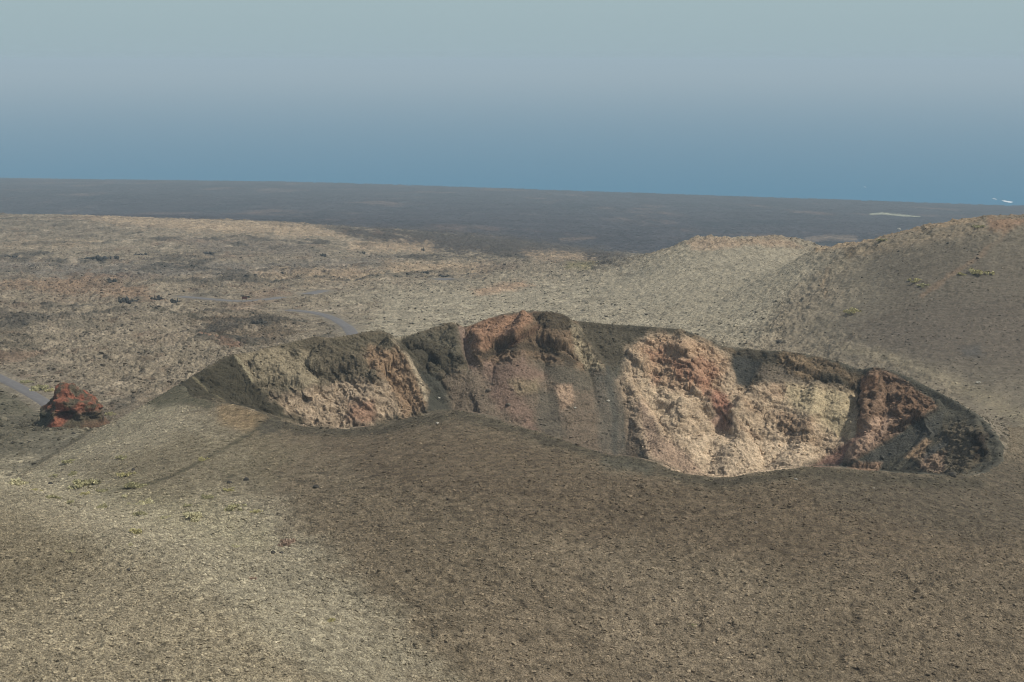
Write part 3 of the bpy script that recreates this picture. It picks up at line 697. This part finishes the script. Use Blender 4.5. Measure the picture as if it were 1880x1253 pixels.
for k, nm in NAMES.items():
    f = q[quad_zone == k]
    if len(f) == 0: continue
    used, inv = np.unique(f, return_inverse=True)
    sheet(nm, VX[used], inv.reshape(f.shape), CC[used], MG[k], LABELS[k])
# ground behind the viewpoint, coarse, out of the frame
def back_ground():
    gx = np.linspace(-2400, 2400, 60); gy = np.linspace(-2400, 2, 40); A_, B_ = np.meshgrid(gx, gy)
    zz = np.where(np.hypot(A_, B_) < 600, land(A_, B_), 345 - 0.02*np.hypot(A_, B_)) 
    i = np.arange(A_.size).reshape(A_.shape); f = np.stack([i[:-1,:-1], i[:-1,1:], i[1:,1:], i[1:,:-1]], -1).reshape(-1, 4)
    sheet('ground', np.stack([A_, B_, zz], -1).reshape(-1, 3), f, np.tile(lin((120,110,92))*.8, (A_.size, 1)), MG[2], 'ash ground behind the viewpoint')
back_ground()

# ---------------------------------------------------------------- sea
def sea():
    m, t, b = mat('sea_water'); n, l = t.nodes, t.links
    b.inputs['Base Color'].default_value = (.0, .135, .245, 1); b.inputs['Roughness'].default_value = .6
    b.inputs['Specular IOR Level'].default_value = .08
    geo = n.new('ShaderNodeNewGeometry'); mp = n.new('ShaderNodeMapping'); mp.inputs['Scale'].default_value = (.012, .03, .03)
    nz = n.new('ShaderNodeTexNoise'); nz.inputs['Detail'].default_value = 6; l.new(geo.outputs['Position'], mp.inputs[0]); l.new(mp.outputs[0], nz.inputs['Vector']); nz.inputs['Scale'].default_value = 1
    bp = n.new('ShaderNodeBump'); bp.inputs['Distance'].default_value = 4; bp.inputs['Strength'].default_value = .6
    l.new(nz.outputs[0], bp.inputs['Height']); l.new(bp.outputs[0], b.inputs['Normal'])
    rr = np.concatenate([[3000], np.geomspace(4000, 42000, 40)]); aa = np.linspace(-1.3, 1.3, 90)
    Rr, Aa = np.meshgrid(rr, aa, indexing='ij'); i = np.arange(Rr.size).reshape(Rr.shape)
    f = np.stack([i[:-1,:-1], i[1:,:-1], i[1:,1:], i[:-1,1:]], -1).reshape(-1, 4)[:, ::-1]
    sheet('sea', np.stack([Rr*np.sin(Aa), Rr*np.cos(Aa), 0*Rr], -1).reshape(-1, 3), f, None, m, 'blue sea beyond the coast fading into haze')
sea()


# ---------------------------------------------------------------- roads
def road_mesh():
    m, t, b = mat('asphalt'); b.inputs['Base Color'].default_value = (.19, .185, .19, 1); b.inputs['Roughness'].default_value = .9
    n, l = t.nodes, t.links; nz = n.new('ShaderNodeTexNoise'); nz.inputs['Scale'].default_value = .6; nz.inputs['Detail'].default_value = 5
    geo = n.new('ShaderNodeNewGeometry'); l.new(geo.outputs['Position'], nz.inputs['Vector'])
    cr = n.new('ShaderNodeValToRGB'); cr.color_ramp.elements[0].position = .3; cr.color_ramp.elements[1].position = .7
    cr.color_ramp.elements[0].color = (.105, .097, .09, 1); cr.color_ramp.elements[1].color = (.15, .139, .129, 1)
    l.new(nz.outputs[0], cr.inputs[0]); l.new(cr.outputs[0], b.inputs['Base Color'])
    LB = ['grey road running down to the red outcrop on the left', 'curve of grey road just behind the crater rim', 'far stretch of grey road passing the small red sign', 'short wedge of road further along the plain', 'farthest visible bit of road before the dark lava']
    for (a, wd), lb in zip(road_xy, LB):
        T = np.gradient(a, axis=0); T /= np.linalg.norm(T, axis=1)[:,None]; Nn = np.stack([-T[:,1], T[:,0]], 1)
        k = np.linspace(-.5, .5, 7)*wd; PX = a[:,0][:,None] + Nn[:,0][:,None]*k; PY = a[:,1][:,None] + Nn[:,1][:,None]*k
        PZ = ground_z(PX, PY) + .22; PZ[:,0] -= .5; PZ[:,-1] -= .5
        i = np.arange(PX.size).reshape(PX.shape); f = np.stack([i[:-1,:-1], i[:-1,1:], i[1:,1:], i[1:,:-1]], -1).reshape(-1, 4)
        sheet('road', np.stack([PX, PY, PZ], -1).reshape(-1, 3), f, None, m, lb)
road_mesh()

# ---------------------------------------------------------------- rocks
import bmesh
rs = np.random.RandomState(11)
def ico(sub_):
    bm = bmesh.new(); bmesh.ops.create_icosphere(bm, subdivisions=sub_, radius=1.0)
    v = np.array([q_.co[:] for q_ in bm.verts]); f = np.array([[a.index for a in p_.verts] for p_ in bm.faces]); bm.free(); return v, f
ICO1 = ico(1); ICO3 = ico(3); ICO5 = ico(5)
def stones(name, label, sel, n, smin, smax, m, lo, hi, pw=3.0):
    """loose stones scattered over part of the ground, one uncountable mass"""
    j, i = np.nonzero(sel[:-1,:-1]); wgt_ = (SPC[j, i]*ds*Y[j, i]*Y[j, i]**-1.0); wgt_ = wgt_*np.maximum(RGH[j,i], .25); wgt_ /= wgt_.sum()
    c = rs.choice(len(j), n, p=wgt_); j, i = j[c], i[c]
    fx, fy = rs.rand(n), rs.rand(n)
    xx = X[j,i]*(1-fx) + X[j,i+1]*fx; yy = Y[j,i]*(1-fy) + Y[j+1,i]*fy
    ss = smin*(smin/smax)**(-rs.rand(n)**pw)
    zz = ground_z(xx, yy) + ss*.12
    V, Fc = ICO1; k = len(V); b_ = V[None]*(1 + .28*rs.randn(n, k, 1))*(ss[:,None,None]*np.stack([1 + .3*rs.rand(n), 1 + .3*rs.rand(n), .55 + .35*rs.rand(n)], 1)[:,None,:])
    th = rs.rand(n)*6.28; cth, sth = np.cos(th)[:,None], np.sin(th)[:,None]
    bx_ = b_[...,0]*cth - b_[...,1]*sth; by_ = b_[...,0]*sth + b_[...,1]*cth
    VV = np.stack([bx_ + xx[:,None], by_ + yy[:,None], b_[...,2] + zz[:,None]], -1).reshape(-1, 3)
    FF = (Fc[None] + (np.arange(n)*k)[:,None,None]).reshape(-1, 3)
    cc = COL[j, i]*(lo + (hi - lo)*rs.rand(n, 1)**1.6); cc = np.repeat(cc, k, 0)
    sheet(name, VV, FF, cc, m, label, 'stuff', False)
MS = ground_material('stone', 3.0, .8, .2, .1)
vis = (np.abs(U - 940) < 990)
stones('rubble', 'loose gravel and stones on the outer crater slope', vis & (ZN == 2) & (V < 1300), 100000, .07, .34, MS, .68, 1.5)
stones('rubble', 'gravel on the slope in the bottom left corner', vis & (ZN == 6) & (V < 1300) & (U < 700), 45000, .05, .26, MS, .6, 1.45)
stones('rubble', 'fallen stones on the inner crater walls', vis & INS, 26000, .10, .5, MS, .75, 1.45)
stones('rubble', 'stones over the dark right hand hill', vis & ((ZN == 3) | (ZN == 4)), 12000, .12, .45, MS, .65, 1.7)
stones('rubble', 'broken lava blocks over the plain', vis & (ZN == 0) & (Y < 1300) & (FLAT > .5), 45000, .22, 1.0, MS, .45, 1.3)

dO = np.hypot(X - hit(128,784,350)[0], (Y - hit(128,784,350)[1] - 3)); stones('rubble', 'broken red and black stones round the foot of the red outcrop', (dO < 17) & (Y > 331), 1600, .15, .9, MS, .5, 1.2)
def flat_mat(name, col, rough=.9):
    m, t, b = mat(name); n, l = t.nodes, t.links
    nz = n.new('ShaderNodeTexNoise'); nz.inputs['Scale'].default_value = 3; nz.inputs['Detail'].default_value = 6
    geo = n.new('ShaderNodeNewGeometry'); l.new(geo.outputs['Position'], nz.inputs['Vector'])
    cr = n.new('ShaderNodeValToRGB'); cr.color_ramp.elements[0].position = .3; cr.color_ramp.elements[1].position = .7
    c = np.array(col); cr.color_ramp.elements[0].color = tuple(c*.6) + (1,); cr.color_ramp.elements[1].color = tuple(c*1.35) + (1,)
    l.new(nz.outputs[0], cr.inputs[0]); l.new(cr.outputs[0], b.inputs['Base Color']); b.inputs['Roughness'].default_value = rough
    b.inputs['Specular IOR Level'].default_value = .15; return m
M_DARK = flat_mat('dark_rock', (.060, .055, .045)); M_MID = flat_mat('brown_rock', (.14, .115, .085)); M_PALE = flat_mat('pale_rock', (.36, .33, .26))
def n3(v, sc, s):
    return (noise(v[:,0]/sc + 3*s, v[:,1]/sc + 5.3, s) + noise(v[:,1]/sc + 7, v[:,2]/sc + 2.1*s, s + 3) + noise(v[:,2]/sc, v[:,0]/sc + 9.7, s + 5))/1.7
def thing(o, name, label, cat, group=None):
    o['label'] = label; o['category'] = cat
    if group: o['group'] = group
    return o
def rock(u, v, wpx, m, label, hr=.75, cat='boulder', name='boulder', seed=0, group=None):
    p = hit(u, v + wpx*.15); r = wpx/2/F*p[1]
    V, Fc = ICO3; q_ = V.copy(); q_ = q_*(1 + .34*n3(V*1.0, .9, seed)[:,None] + .12*n3(V, .35, seed+1)[:,None])
    for ax_ in rs.randn(7, 3):
        a_ = ax_/np.linalg.norm(ax_); dd = q_@a_ - .78; q_ = q_ - np.maximum(dd, 0)[:,None]*a_*.9
    q_ = q_*np.array([r, r*.85, r*hr]); o = sheet(name, q_, Fc, None, m, None, None, False)
    o.location = (p[0], p[1], p[2] + r*hr*.3); o.rotation_euler = (0, 0, 0)
    return thing(o, name, label, cat, group)
ROCKS = [
 (933,743,9,M_MID,'brown boulder low on the red scree inside the crater'), (897,716,9,M_MID,'angular brown boulder on upper scree below the dark gully'),
 (1116,736,7,M_PALE,'pale boulder in the black streak at crater centre'), (1128,720,5,M_MID,'small brown stone at the head of the black streak'),
 (1103,830,9,M_MID,'brown block just above the near lip below the black streak'), (1056,749,6,M_PALE,'pale stone right of the pale scar in the central scree'),
 (806,731,6,M_PALE,'lone pale stone lying in the dark gully on the left'), (803,777,7,M_PALE,'white stone on the near lip below the dark gully'),
 (1461,880,7,M_PALE,'white stone on the dark lip below the big pale wall'), (1604,896,5,M_PALE,'small pale stone on the slope below the red rock spur'),
 (1650,421,7,M_PALE,'pale boulder on the skyline of the right hill'), (1796,703,9,M_PALE,'pale rounded boulder on the pale strip behind the crater'),
 (1740,447,6,M_DARK,'dark stone high on the right hill below the skyline'), (1650,462,6,M_DARK,'dark stone on the upper left of the right hill'),
 (1430,628,9,M_DARK,'dark boulder on pale ash just behind the dark rim'), (1795,474,7,M_MID,'brown stone above the largest yellow shrub on the hill'),
 (245,862,8,M_DARK,'black boulder just right of a shrub on the pale flank'), (92,888,9,M_DARK,'black boulder near the tip of the left flank'),
 (421,886,10,M_DARK,'dark boulder above the small shrub on the brown slope'), (452,880,12,M_DARK,'wide dark boulder right of the track on the brown slope'),
 (580,894,13,M_DARK,'large dark boulder alone on the brown slope'), (502,1015,11,M_DARK,'dark boulder on pale gravel, left of a close pair'),
 (517,1015,8,M_DARK,'smaller dark boulder, right of a close pair on pale gravel'), (236,1046,8,M_DARK,'dark stone on the olive slope at bottom left'),
 (1748,872,17,M_DARK,'black boulder at the bottom right end of the crater'), (135,796,8,M_DARK,'dark stone at the foot of the red outcrop'),
 (1680,880,5,M_MID,'brown stone on the near lip left of the black boulder'), (1388,960,8,M_MID,'brown block on the slope below the pale wall')]
for k_, (u_, v_, w_, m_, l_) in enumerate(ROCKS): rock(u_, v_, w_, m_, l_, seed=k_*3 + 2)

def outcrop(u, v, wpx, hpx, m, label, seed, n=13):
    """a ragged clump of lava blocks in one mass"""
    p = hit(u, v + hpx*.5); s_ = p[1]/F; W_ = wpx*s_; Hh_ = hpx*s_; VV, FF = [], []; base_ = 0
    r_ = np.random.RandomState(seed)
    for k in range(n):
        V, Fc = ICO3; q_ = V*(1 + .5*n3(V, .8, seed + k*3)[:,None] + .3*n3(V, .33, seed + k)[:,None])
        rr = W_/n*(.5 + 1.3*r_.rand()); q_ = q_*np.array([rr, rr*(.6 + .8*r_.rand()), Hh_*(.12 + .6*r_.rand()**1.6)])
        q_ += np.array([(k/(n-1) - .5)*W_*.85, (r_.rand()-.5)*W_*.4, Hh_*.08]); VV.append(q_); FF.append(Fc + base_); base_ += len(V)
    o = sheet('lava_outcrop', np.concatenate(VV), np.concatenate(FF), None, m, None, None, False)
    o.location = tuple(p); thing(o, '', label, 'lava outcrop')
M_BLK = flat_mat('black_lava', (.042, .041, .036))
OUTC = [(192,472,46,7,'long black lava outcrop in the middle of the far left plain'), (160,473,24,5,'low dark lava outcrop left of the longest black one'),
 (236,549,40,12,'black ragged outcrop on the orange ground, leftmost of three'), (289,545,24,13,'black ragged outcrop on the orange ground, middle of three'),
 (320,550,22,11,'black ragged outcrop nearest the end of the far road'), (450,543,18,4,'small black outcrop just behind the little red sign'),
 (378,463,36,4,'flat dark outcrop line in the far plain, left of centre'), (592,467,13,8,'upright dark rock at the far edge of the left plain'),
 (666,463,9,8,'dark pointed rock on the sunlit tan rise'), (776,457,6,7,'tiny dark rock at the right end of the tan rise'),
 (816,506,20,5,'dark outcrop right above the farthest bit of road'), (780,499,14,4,'dark outcrop left of the farthest bit of road'),
 (256,466,24,5,'dark outcrop right of the longest black one on the plain'), (20,470,22,4,'low dark outcrop at the far left edge of the plain'),
 (476,588,26,9,'brown hummock of lava left of the road curve'), (1070,428,10,3,'small dark outcrop on the hazy plain'),
 (200,513,30,8,'brown ragged lava crest above the orange ground'), (520,500,10,4,'small dark outcrop above the far road')]
for k_, (u_, v_, w_, h_, l_) in enumerate(OUTC): outcrop(u_, v_, w_, h_, M_DARK if 'brown' in l_ else M_BLK, l_, 40 + k_*11)

# ---------------------------------------------------------------- red and black outcrop by the road
def red_outcrop():
    p = hit(128, 784, 350); s_ = p[1]/F*1.1
    V, Fc = ico(6); A_ = V.copy()
    # a squat plug: broad foot, narrower ragged top leaning right
    h = (A_[:,2] + 1)/2
    prof = np.interp(h, [0, .15, .3, .5, .7, .85, 1], [1.42, 1.3, 1.08, .88, .72, .58, .3])
    hor = A_[:,:2]/np.maximum(np.linalg.norm(A_[:,:2], axis=1), 1e-6)[:,None]
    rad = np.sqrt(np.clip(1 - A_[:,2]**2, 0, 1)); rad = np.where(A_[:,2] < 0, 1, rad**.55)
    Rm = 56*s_
    q_ = np.stack([hor[:,0]*rad*prof*Rm, hor[:,1]*rad*prof*Rm*.9, (h*1.15 - .28)*82*s_], 1)
    q_[:,0] += (h - .3)*6*s_
    crag = smooth(.36, .5, h)
    q_ += V*((1.1 + 1.6*crag)*n3(q_, 5.5, 3) + (.25 + 1.3*crag)*n3(q_, 2.4, 9) + (.1 + .55*crag)*n3(q_, 1.1, 15) + .25*crag*n3(q_, .5, 21))[:,None]*np.array([1, 1, .7])
    # hollow in the middle of the near side
    c = np.array([-1*s_, -50*s_, 30*s_]); d_ = np.sqrt((((q_ - c)/np.array([15*s_, 40*s_, 6*s_]))**2).sum(1)); q_[:,1] += np.where(q_[:,1] < 0, 4.5*np.clip(1.2 - d_, 0, 1), 0)
    X_, Z_ = q_[:,0]/s_, q_[:,2]/s_; w1 = n3(q_, 3.2, 31)*14; w2 = n3(q_, 1.4, 41)*9
    red = lin((140,90,70))*.78; dk = lin((88,80,64))*.85; gr = lin((96,96,80))*.75; br = lin((104,88,70))*.75
    col = np.tile(dk, (len(q_), 1))
    def put(k, c): col[:] = col*(1-k[:,None]) + c*k[:,None]
    put(smooth(12, 2, Z_ - 2 + w1*.5), br)
    put(smooth(-4, 6, w1 + w2 + 1)*smooth(28, 42, Z_), red)
    put(smooth(5, 13, -w1 + w2 - 2)*smooth(25, 40, Z_), lin((98,78,62))*.75)
    put(smooth(16, 8, np.abs(X_ + 22 - (Z_-5)*.7 + w1*.35))*smooth(34, 26, Z_), red*1.02)
    put(smooth(22, 34, X_ + w1*.5)*smooth(26, 12, Z_ + w2*.5)*.35, lin((118,84,66))*.8)
    put(smooth(-30, -40, X_ - Z_*.2 + w1*.3)*smooth(40, 24, Z_), gr*.75)  # shaded left side of the outcrop, painted as darker grey
    o = sheet('rock_outcrop', q_, Fc, col, ground_material('outcrop_rock', 1.5, .5, .3, .25), None, None, False)
    o.location = (p[0], p[1] + 3, p[2] - .8); thing(o, '', 'craggy red and black lava outcrop beside the road on the left', 'rock outcrop')
red_outcrop()

# ---------------------------------------------------------------- shrubs
def leaf_mat(name, c):
    m, t, b = mat(name); b.inputs['Roughness'].default_value = .8; b.inputs['Specular IOR Level'].default_value = .1
    at = t.nodes.new('ShaderNodeAttribute'); at.attribute_name = 'earth'; mx = t.nodes.new('ShaderNodeVectorMath'); mx.operation = 'MULTIPLY'
    mx.inputs[1].default_value = c; t.links.new(at.outputs['Color'], mx.inputs[0]); t.links.new(mx.outputs[0], b.inputs['Base Color']); return m
L_OL = leaf_mat('olive_leaves', (.38, .35, .19)); L_YE = leaf_mat('yellow_leaves', (.46, .41, .20)); L_DR = leaf_mat('dry_leaves', (.55, .50, .30)); L_RE = leaf_mat('reddish_leaves', (.40, .29, .21))
def shrub_mesh(seed, flat):
    r_ = np.random.RandomState(seed); n = 900; nb = 14
    cc = r_.randn(nb, 3)*np.array([.5, .4, .12]); cc[:,2] = np.abs(cc[:,2]) + .18*(1 - np.minimum(np.abs(cc[:,0]), 1))
    k = r_.randint(0, nb, n); d_ = r_.randn(n, 3); d_ /= np.linalg.norm(d_, axis=1)[:,None]; d_ *= (r_.rand(n, 1)**.4)*(.2 + .14*r_.rand(nb, 1))[k]
    p_ = cc[k] + d_*np.array([1, 1, .85]); p_[:,2] = np.abs(p_[:,2])*flat + .01
    a = r_.randn(n, 3)*.045; b_ = r_.randn(n, 3)*.045; V = np.stack([p_ - a, p_ + b_, p_ + a + np.array([0, 0, .04]), p_ - b_], 1).reshape(-1, 3)
    sh = np.repeat((.55 + .8*r_.rand(n, 1)), 4, 0)*np.ones(3)
    # a few woody stems from the root
    st_ = []; 
    for q_ in cc: st_ += [(0,0,-.05), (.025,0,-.05), tuple(q_*[1,1,flat] + [.01,0,0]), tuple(q_*[1,1,flat])]
    V = np.concatenate([V, np.array(st_)]); sh = np.concatenate([sh, np.full((len(st_), 3), .35)])
    return V, np.arange(len(V)).reshape(-1, 4), sh
SM = [shrub_mesh(500 + k, [1.0, .8, .65, .9][k % 4]) for k in range(8)]
def shrub(u, v, wpx, m, label, k=0, grp=None):
    p = hit(u, v + wpx*.18); r = wpx*.76/F*p[1]; V, Fq, sh = SM[k % 8]
    o = sheet('shrub', V, Fq, sh, m, None, None, False); o.scale = (r, r, r*.95); o.location = (p[0], p[1], p[2] + .02)
    o.rotation_euler = (0, 0, k*1.7); thing(o, '', label, 'shrub', grp)
SH = [(1565,571,19,L_YE,'yellow green shrub lowest on the right hill'), (1681,514,17,L_YE,'yellow shrub on the hill, upper left of a close pair'),
 (1695,523,16,L_OL,'olive shrub on the hill, lower right of a close pair'), (1762,503,11,L_YE,'small round yellow shrub on the hill left of the biggest one'),
 (1802,500,25,L_YE,'biggest yellow shrub high on the right hill'), (1618,440,12,L_OL,'dark olive shrub standing on the skyline of the right hill'),
 (1796,415,16,L_OL,'low dark shrub near the top of the right hill'),
 (124,848,18,L_OL,'olive shrub highest on the pale left flank'), (134,869,13,L_OL,'olive tuft below the highest shrub of the left flank'),
 (101,873,12,L_OL,'small olive tuft on the left flank near the cone edge'), (153,888,40,L_OL,'widest olive shrub clump on the left flank above the track'),
 (243,892,27,L_OL,'dense olive shrub sitting on the dark track'), (233,871,20,L_YE,'yellow green shrub beside a black boulder above the track'),
 (154,906,15,L_YE,'yellowish tuft just below the end of the dark track'), (188,900,14,L_OL,'olive tuft touching the thin end of the track'),
 (30,887,28,L_DR,'dry flat shrub at the very tip of the left flank'), (223,840,15,L_OL,'pale olive shrub among grey rubble high on the flank'),
 (97,912,17,L_OL,'olive shrub at the foot of the bottom left slope'), (65,900,14,L_YE,'yellow tuft in the hollow near the left edge'),
 (128,922,12,L_OL,'small olive tuft in the hollow, right of a larger shrub'), (190,930,18,L_OL,'olive shrub in the hollow below the track'),
 (228,911,11,L_DR,'dry tuft under the shrub that sits on the track'), (267,921,22,L_DR,'wide dry pale shrub in the hollow right of centre'),
 (253,975,21,L_YE,'rusty yellow shrub alone on the pale gravel'), (256,943,16,L_OL,'olive tuft between the dry shrub and the rusty one'),
 (431,930,26,L_OL,'dark olive shrub farthest right of the large ones'), (421,898,16,L_YE,'yellow green shrub just under a dark boulder'),
 (360,948,34,L_DR,'big pale yellow shrub mat in the middle of the slope'), (383,911,17,L_OL,'olive shrub above the big pale yellow mat'),
 (471,939,14,L_YE,'small yellow tuft at the right edge of the shrubs'), (431,1004,14,L_DR,'faint dry tuft on brown gravel below the shrubs'),
 (463,1062,14,L_RE,'reddish dry tuft low on the pale gravel band'), (527,996,24,L_RE,'pale reddish shrub alone on the brown slope'),
 (371,842,15,L_YE,'bright yellow green shrub on the dark track'), (345,927,12,L_OL,'small olive tuft left of the olive shrub trio'),
 (240,1000,12,L_DR,'pale tuft below the rusty yellow shrub'), (300,950,14,L_DR,'dry tuft left of the big pale yellow mat'),
 (75,712,26,L_OL,'green roadside shrub above the red outcrop'), (50,700,16,L_OL,'small green roadside shrub left of the red outcrop'), (92,716,14,L_YE,'yellowish shrub touching the red outcrop'),
 (202,760,14,L_OL,'olive shrub where the red outcrop meets the flank'),
 (130,1012,12,L_DR,'dry tuft near the top of the bottom left slope'), (1272,1148,11,L_OL,'lone olive tuft on the lower right slope'), (608,1138,14,L_YE,'lone yellowish tuft low in the middle of the slope')]
for k_, (u_, v_, w_, m_, l_) in enumerate(SH): shrub(u_, v_, w_, m_, l_, k_)

# ---------------------------------------------------------------- sign beside the far road
def box(bm, c, d_):
    v = bmesh.ops.create_cube(bm, size=1.0)['verts']
    for q_ in v: q_.co = Vector((q_.co.x*d_[0] + c[0], q_.co.y*d_[1] + c[1], q_.co.z*d_[2] + c[2]))
def sign():
    p = hit(449, 552.5); e = bpy.data.objects.new('sign', None); scene.collection.objects.link(e); e.location = tuple(p)
    e['label'] = 'small red brown sign board on two posts beside the far road'; e['category'] = 'sign'
    def part(nm, boxes, m, par_):
        bm = bmesh.new(); [box(bm, *b_) for b_ in boxes]; bmesh.ops.bevel(bm, geom=bm.edges[:], offset=.02, affect='EDGES')
        me = bpy.data.meshes.new(nm); bm.to_mesh(me); bm.free(); me.materials.append(m); o = bpy.data.objects.new(nm, me); scene.collection.objects.link(o); o.parent = par_; return o
    mr_ = flat_mat('red_board', (.12, .045, .035), .6); mw = flat_mat('wood_post', (.09, .05, .035))
    b_ = part('board', [((0, 0, 1.75), (2.9, .08, 1.25))], mr_, e)
    part('frame', [((0, -.005, 2.42), (3.1, .14, .1)), ((0, -.005, 1.08), (3.1, .14, .1))], mw, b_)
    part('post', [((-1.15, .12, .8), (.16, .14, 2.9))], mw, e); part('post', [((1.15, .12, .8), (.16, .14, 2.9))], mw, e)
sign()

# ---------------------------------------------------------------- white water at the shore
def surf():
    m, t, b = mat('foam'); b.inputs['Base Color'].default_value = (.8, .82, .82, 1); b.inputs['Roughness'].default_value = .8
    VV, FF, n0 = [], [], 0
    for u_, v_, w_, h_ in [(1850,371,13,3), (1846,370,7,3.4), (1826,366,5,2), (1588,344,2.5,1.5)]:
        a_ = (u_-CX)/F; b_ = (CY-v_)/F; k = -H/(-SP + b_*CP); x_, y_ = a_*k, k*(CP + b_*SP)
        V, Fc = ICO3; rx = w_/2/F*y_; ry = h_/2/F*y_/math.sin(math.atan(H/y_))
        q_ = V*(1 + .35*n3(V, .6, int(u_))[:,None])*np.array([rx, ry, 1.5]) + np.array([x_, y_, .2]); VV.append(q_); FF.append(Fc + n0); n0 += len(V)
    sheet('surf', np.concatenate(VV), np.concatenate(FF), None, m, 'white breaking water on the sea by the right hand shore', 'stuff')
surf()


# ---------------------------------------------------------------- haze
def haze():
    m = bpy.data.materials.new('haze'); m.use_nodes = True; t = m.node_tree; t.nodes.clear()
    out = t.nodes.new('ShaderNodeOutputMaterial'); v = t.nodes.new('ShaderNodeVolumePrincipled')
    v.inputs['Color'].default_value = (.72, .90, 1.0, 1); v.inputs['Density'].default_value = 1.2e-4; v.inputs['Anisotropy'].default_value = 0.0
    t.links.new(v.outputs[0], out.inputs['Volume'])
    x, y0, y1, z0, z1 = 60000, -3000, 45000, -60, 470
    vs = np.array([(sx*x, yy, zz) for zz in (z0, z1) for sx, yy in ((-1, y0), (1, y0), (1, y1), (-1, y1))], float)
    f = np.array([(3,2,1,0),(4,5,6,7),(0,1,5,4),(1,2,6,5),(2,3,7,6),(3,0,4,7)])
    o = sheet('haze', vs, f, None, m, 'thin blue haze over the plain and the sea', 'stuff', False)
haze()
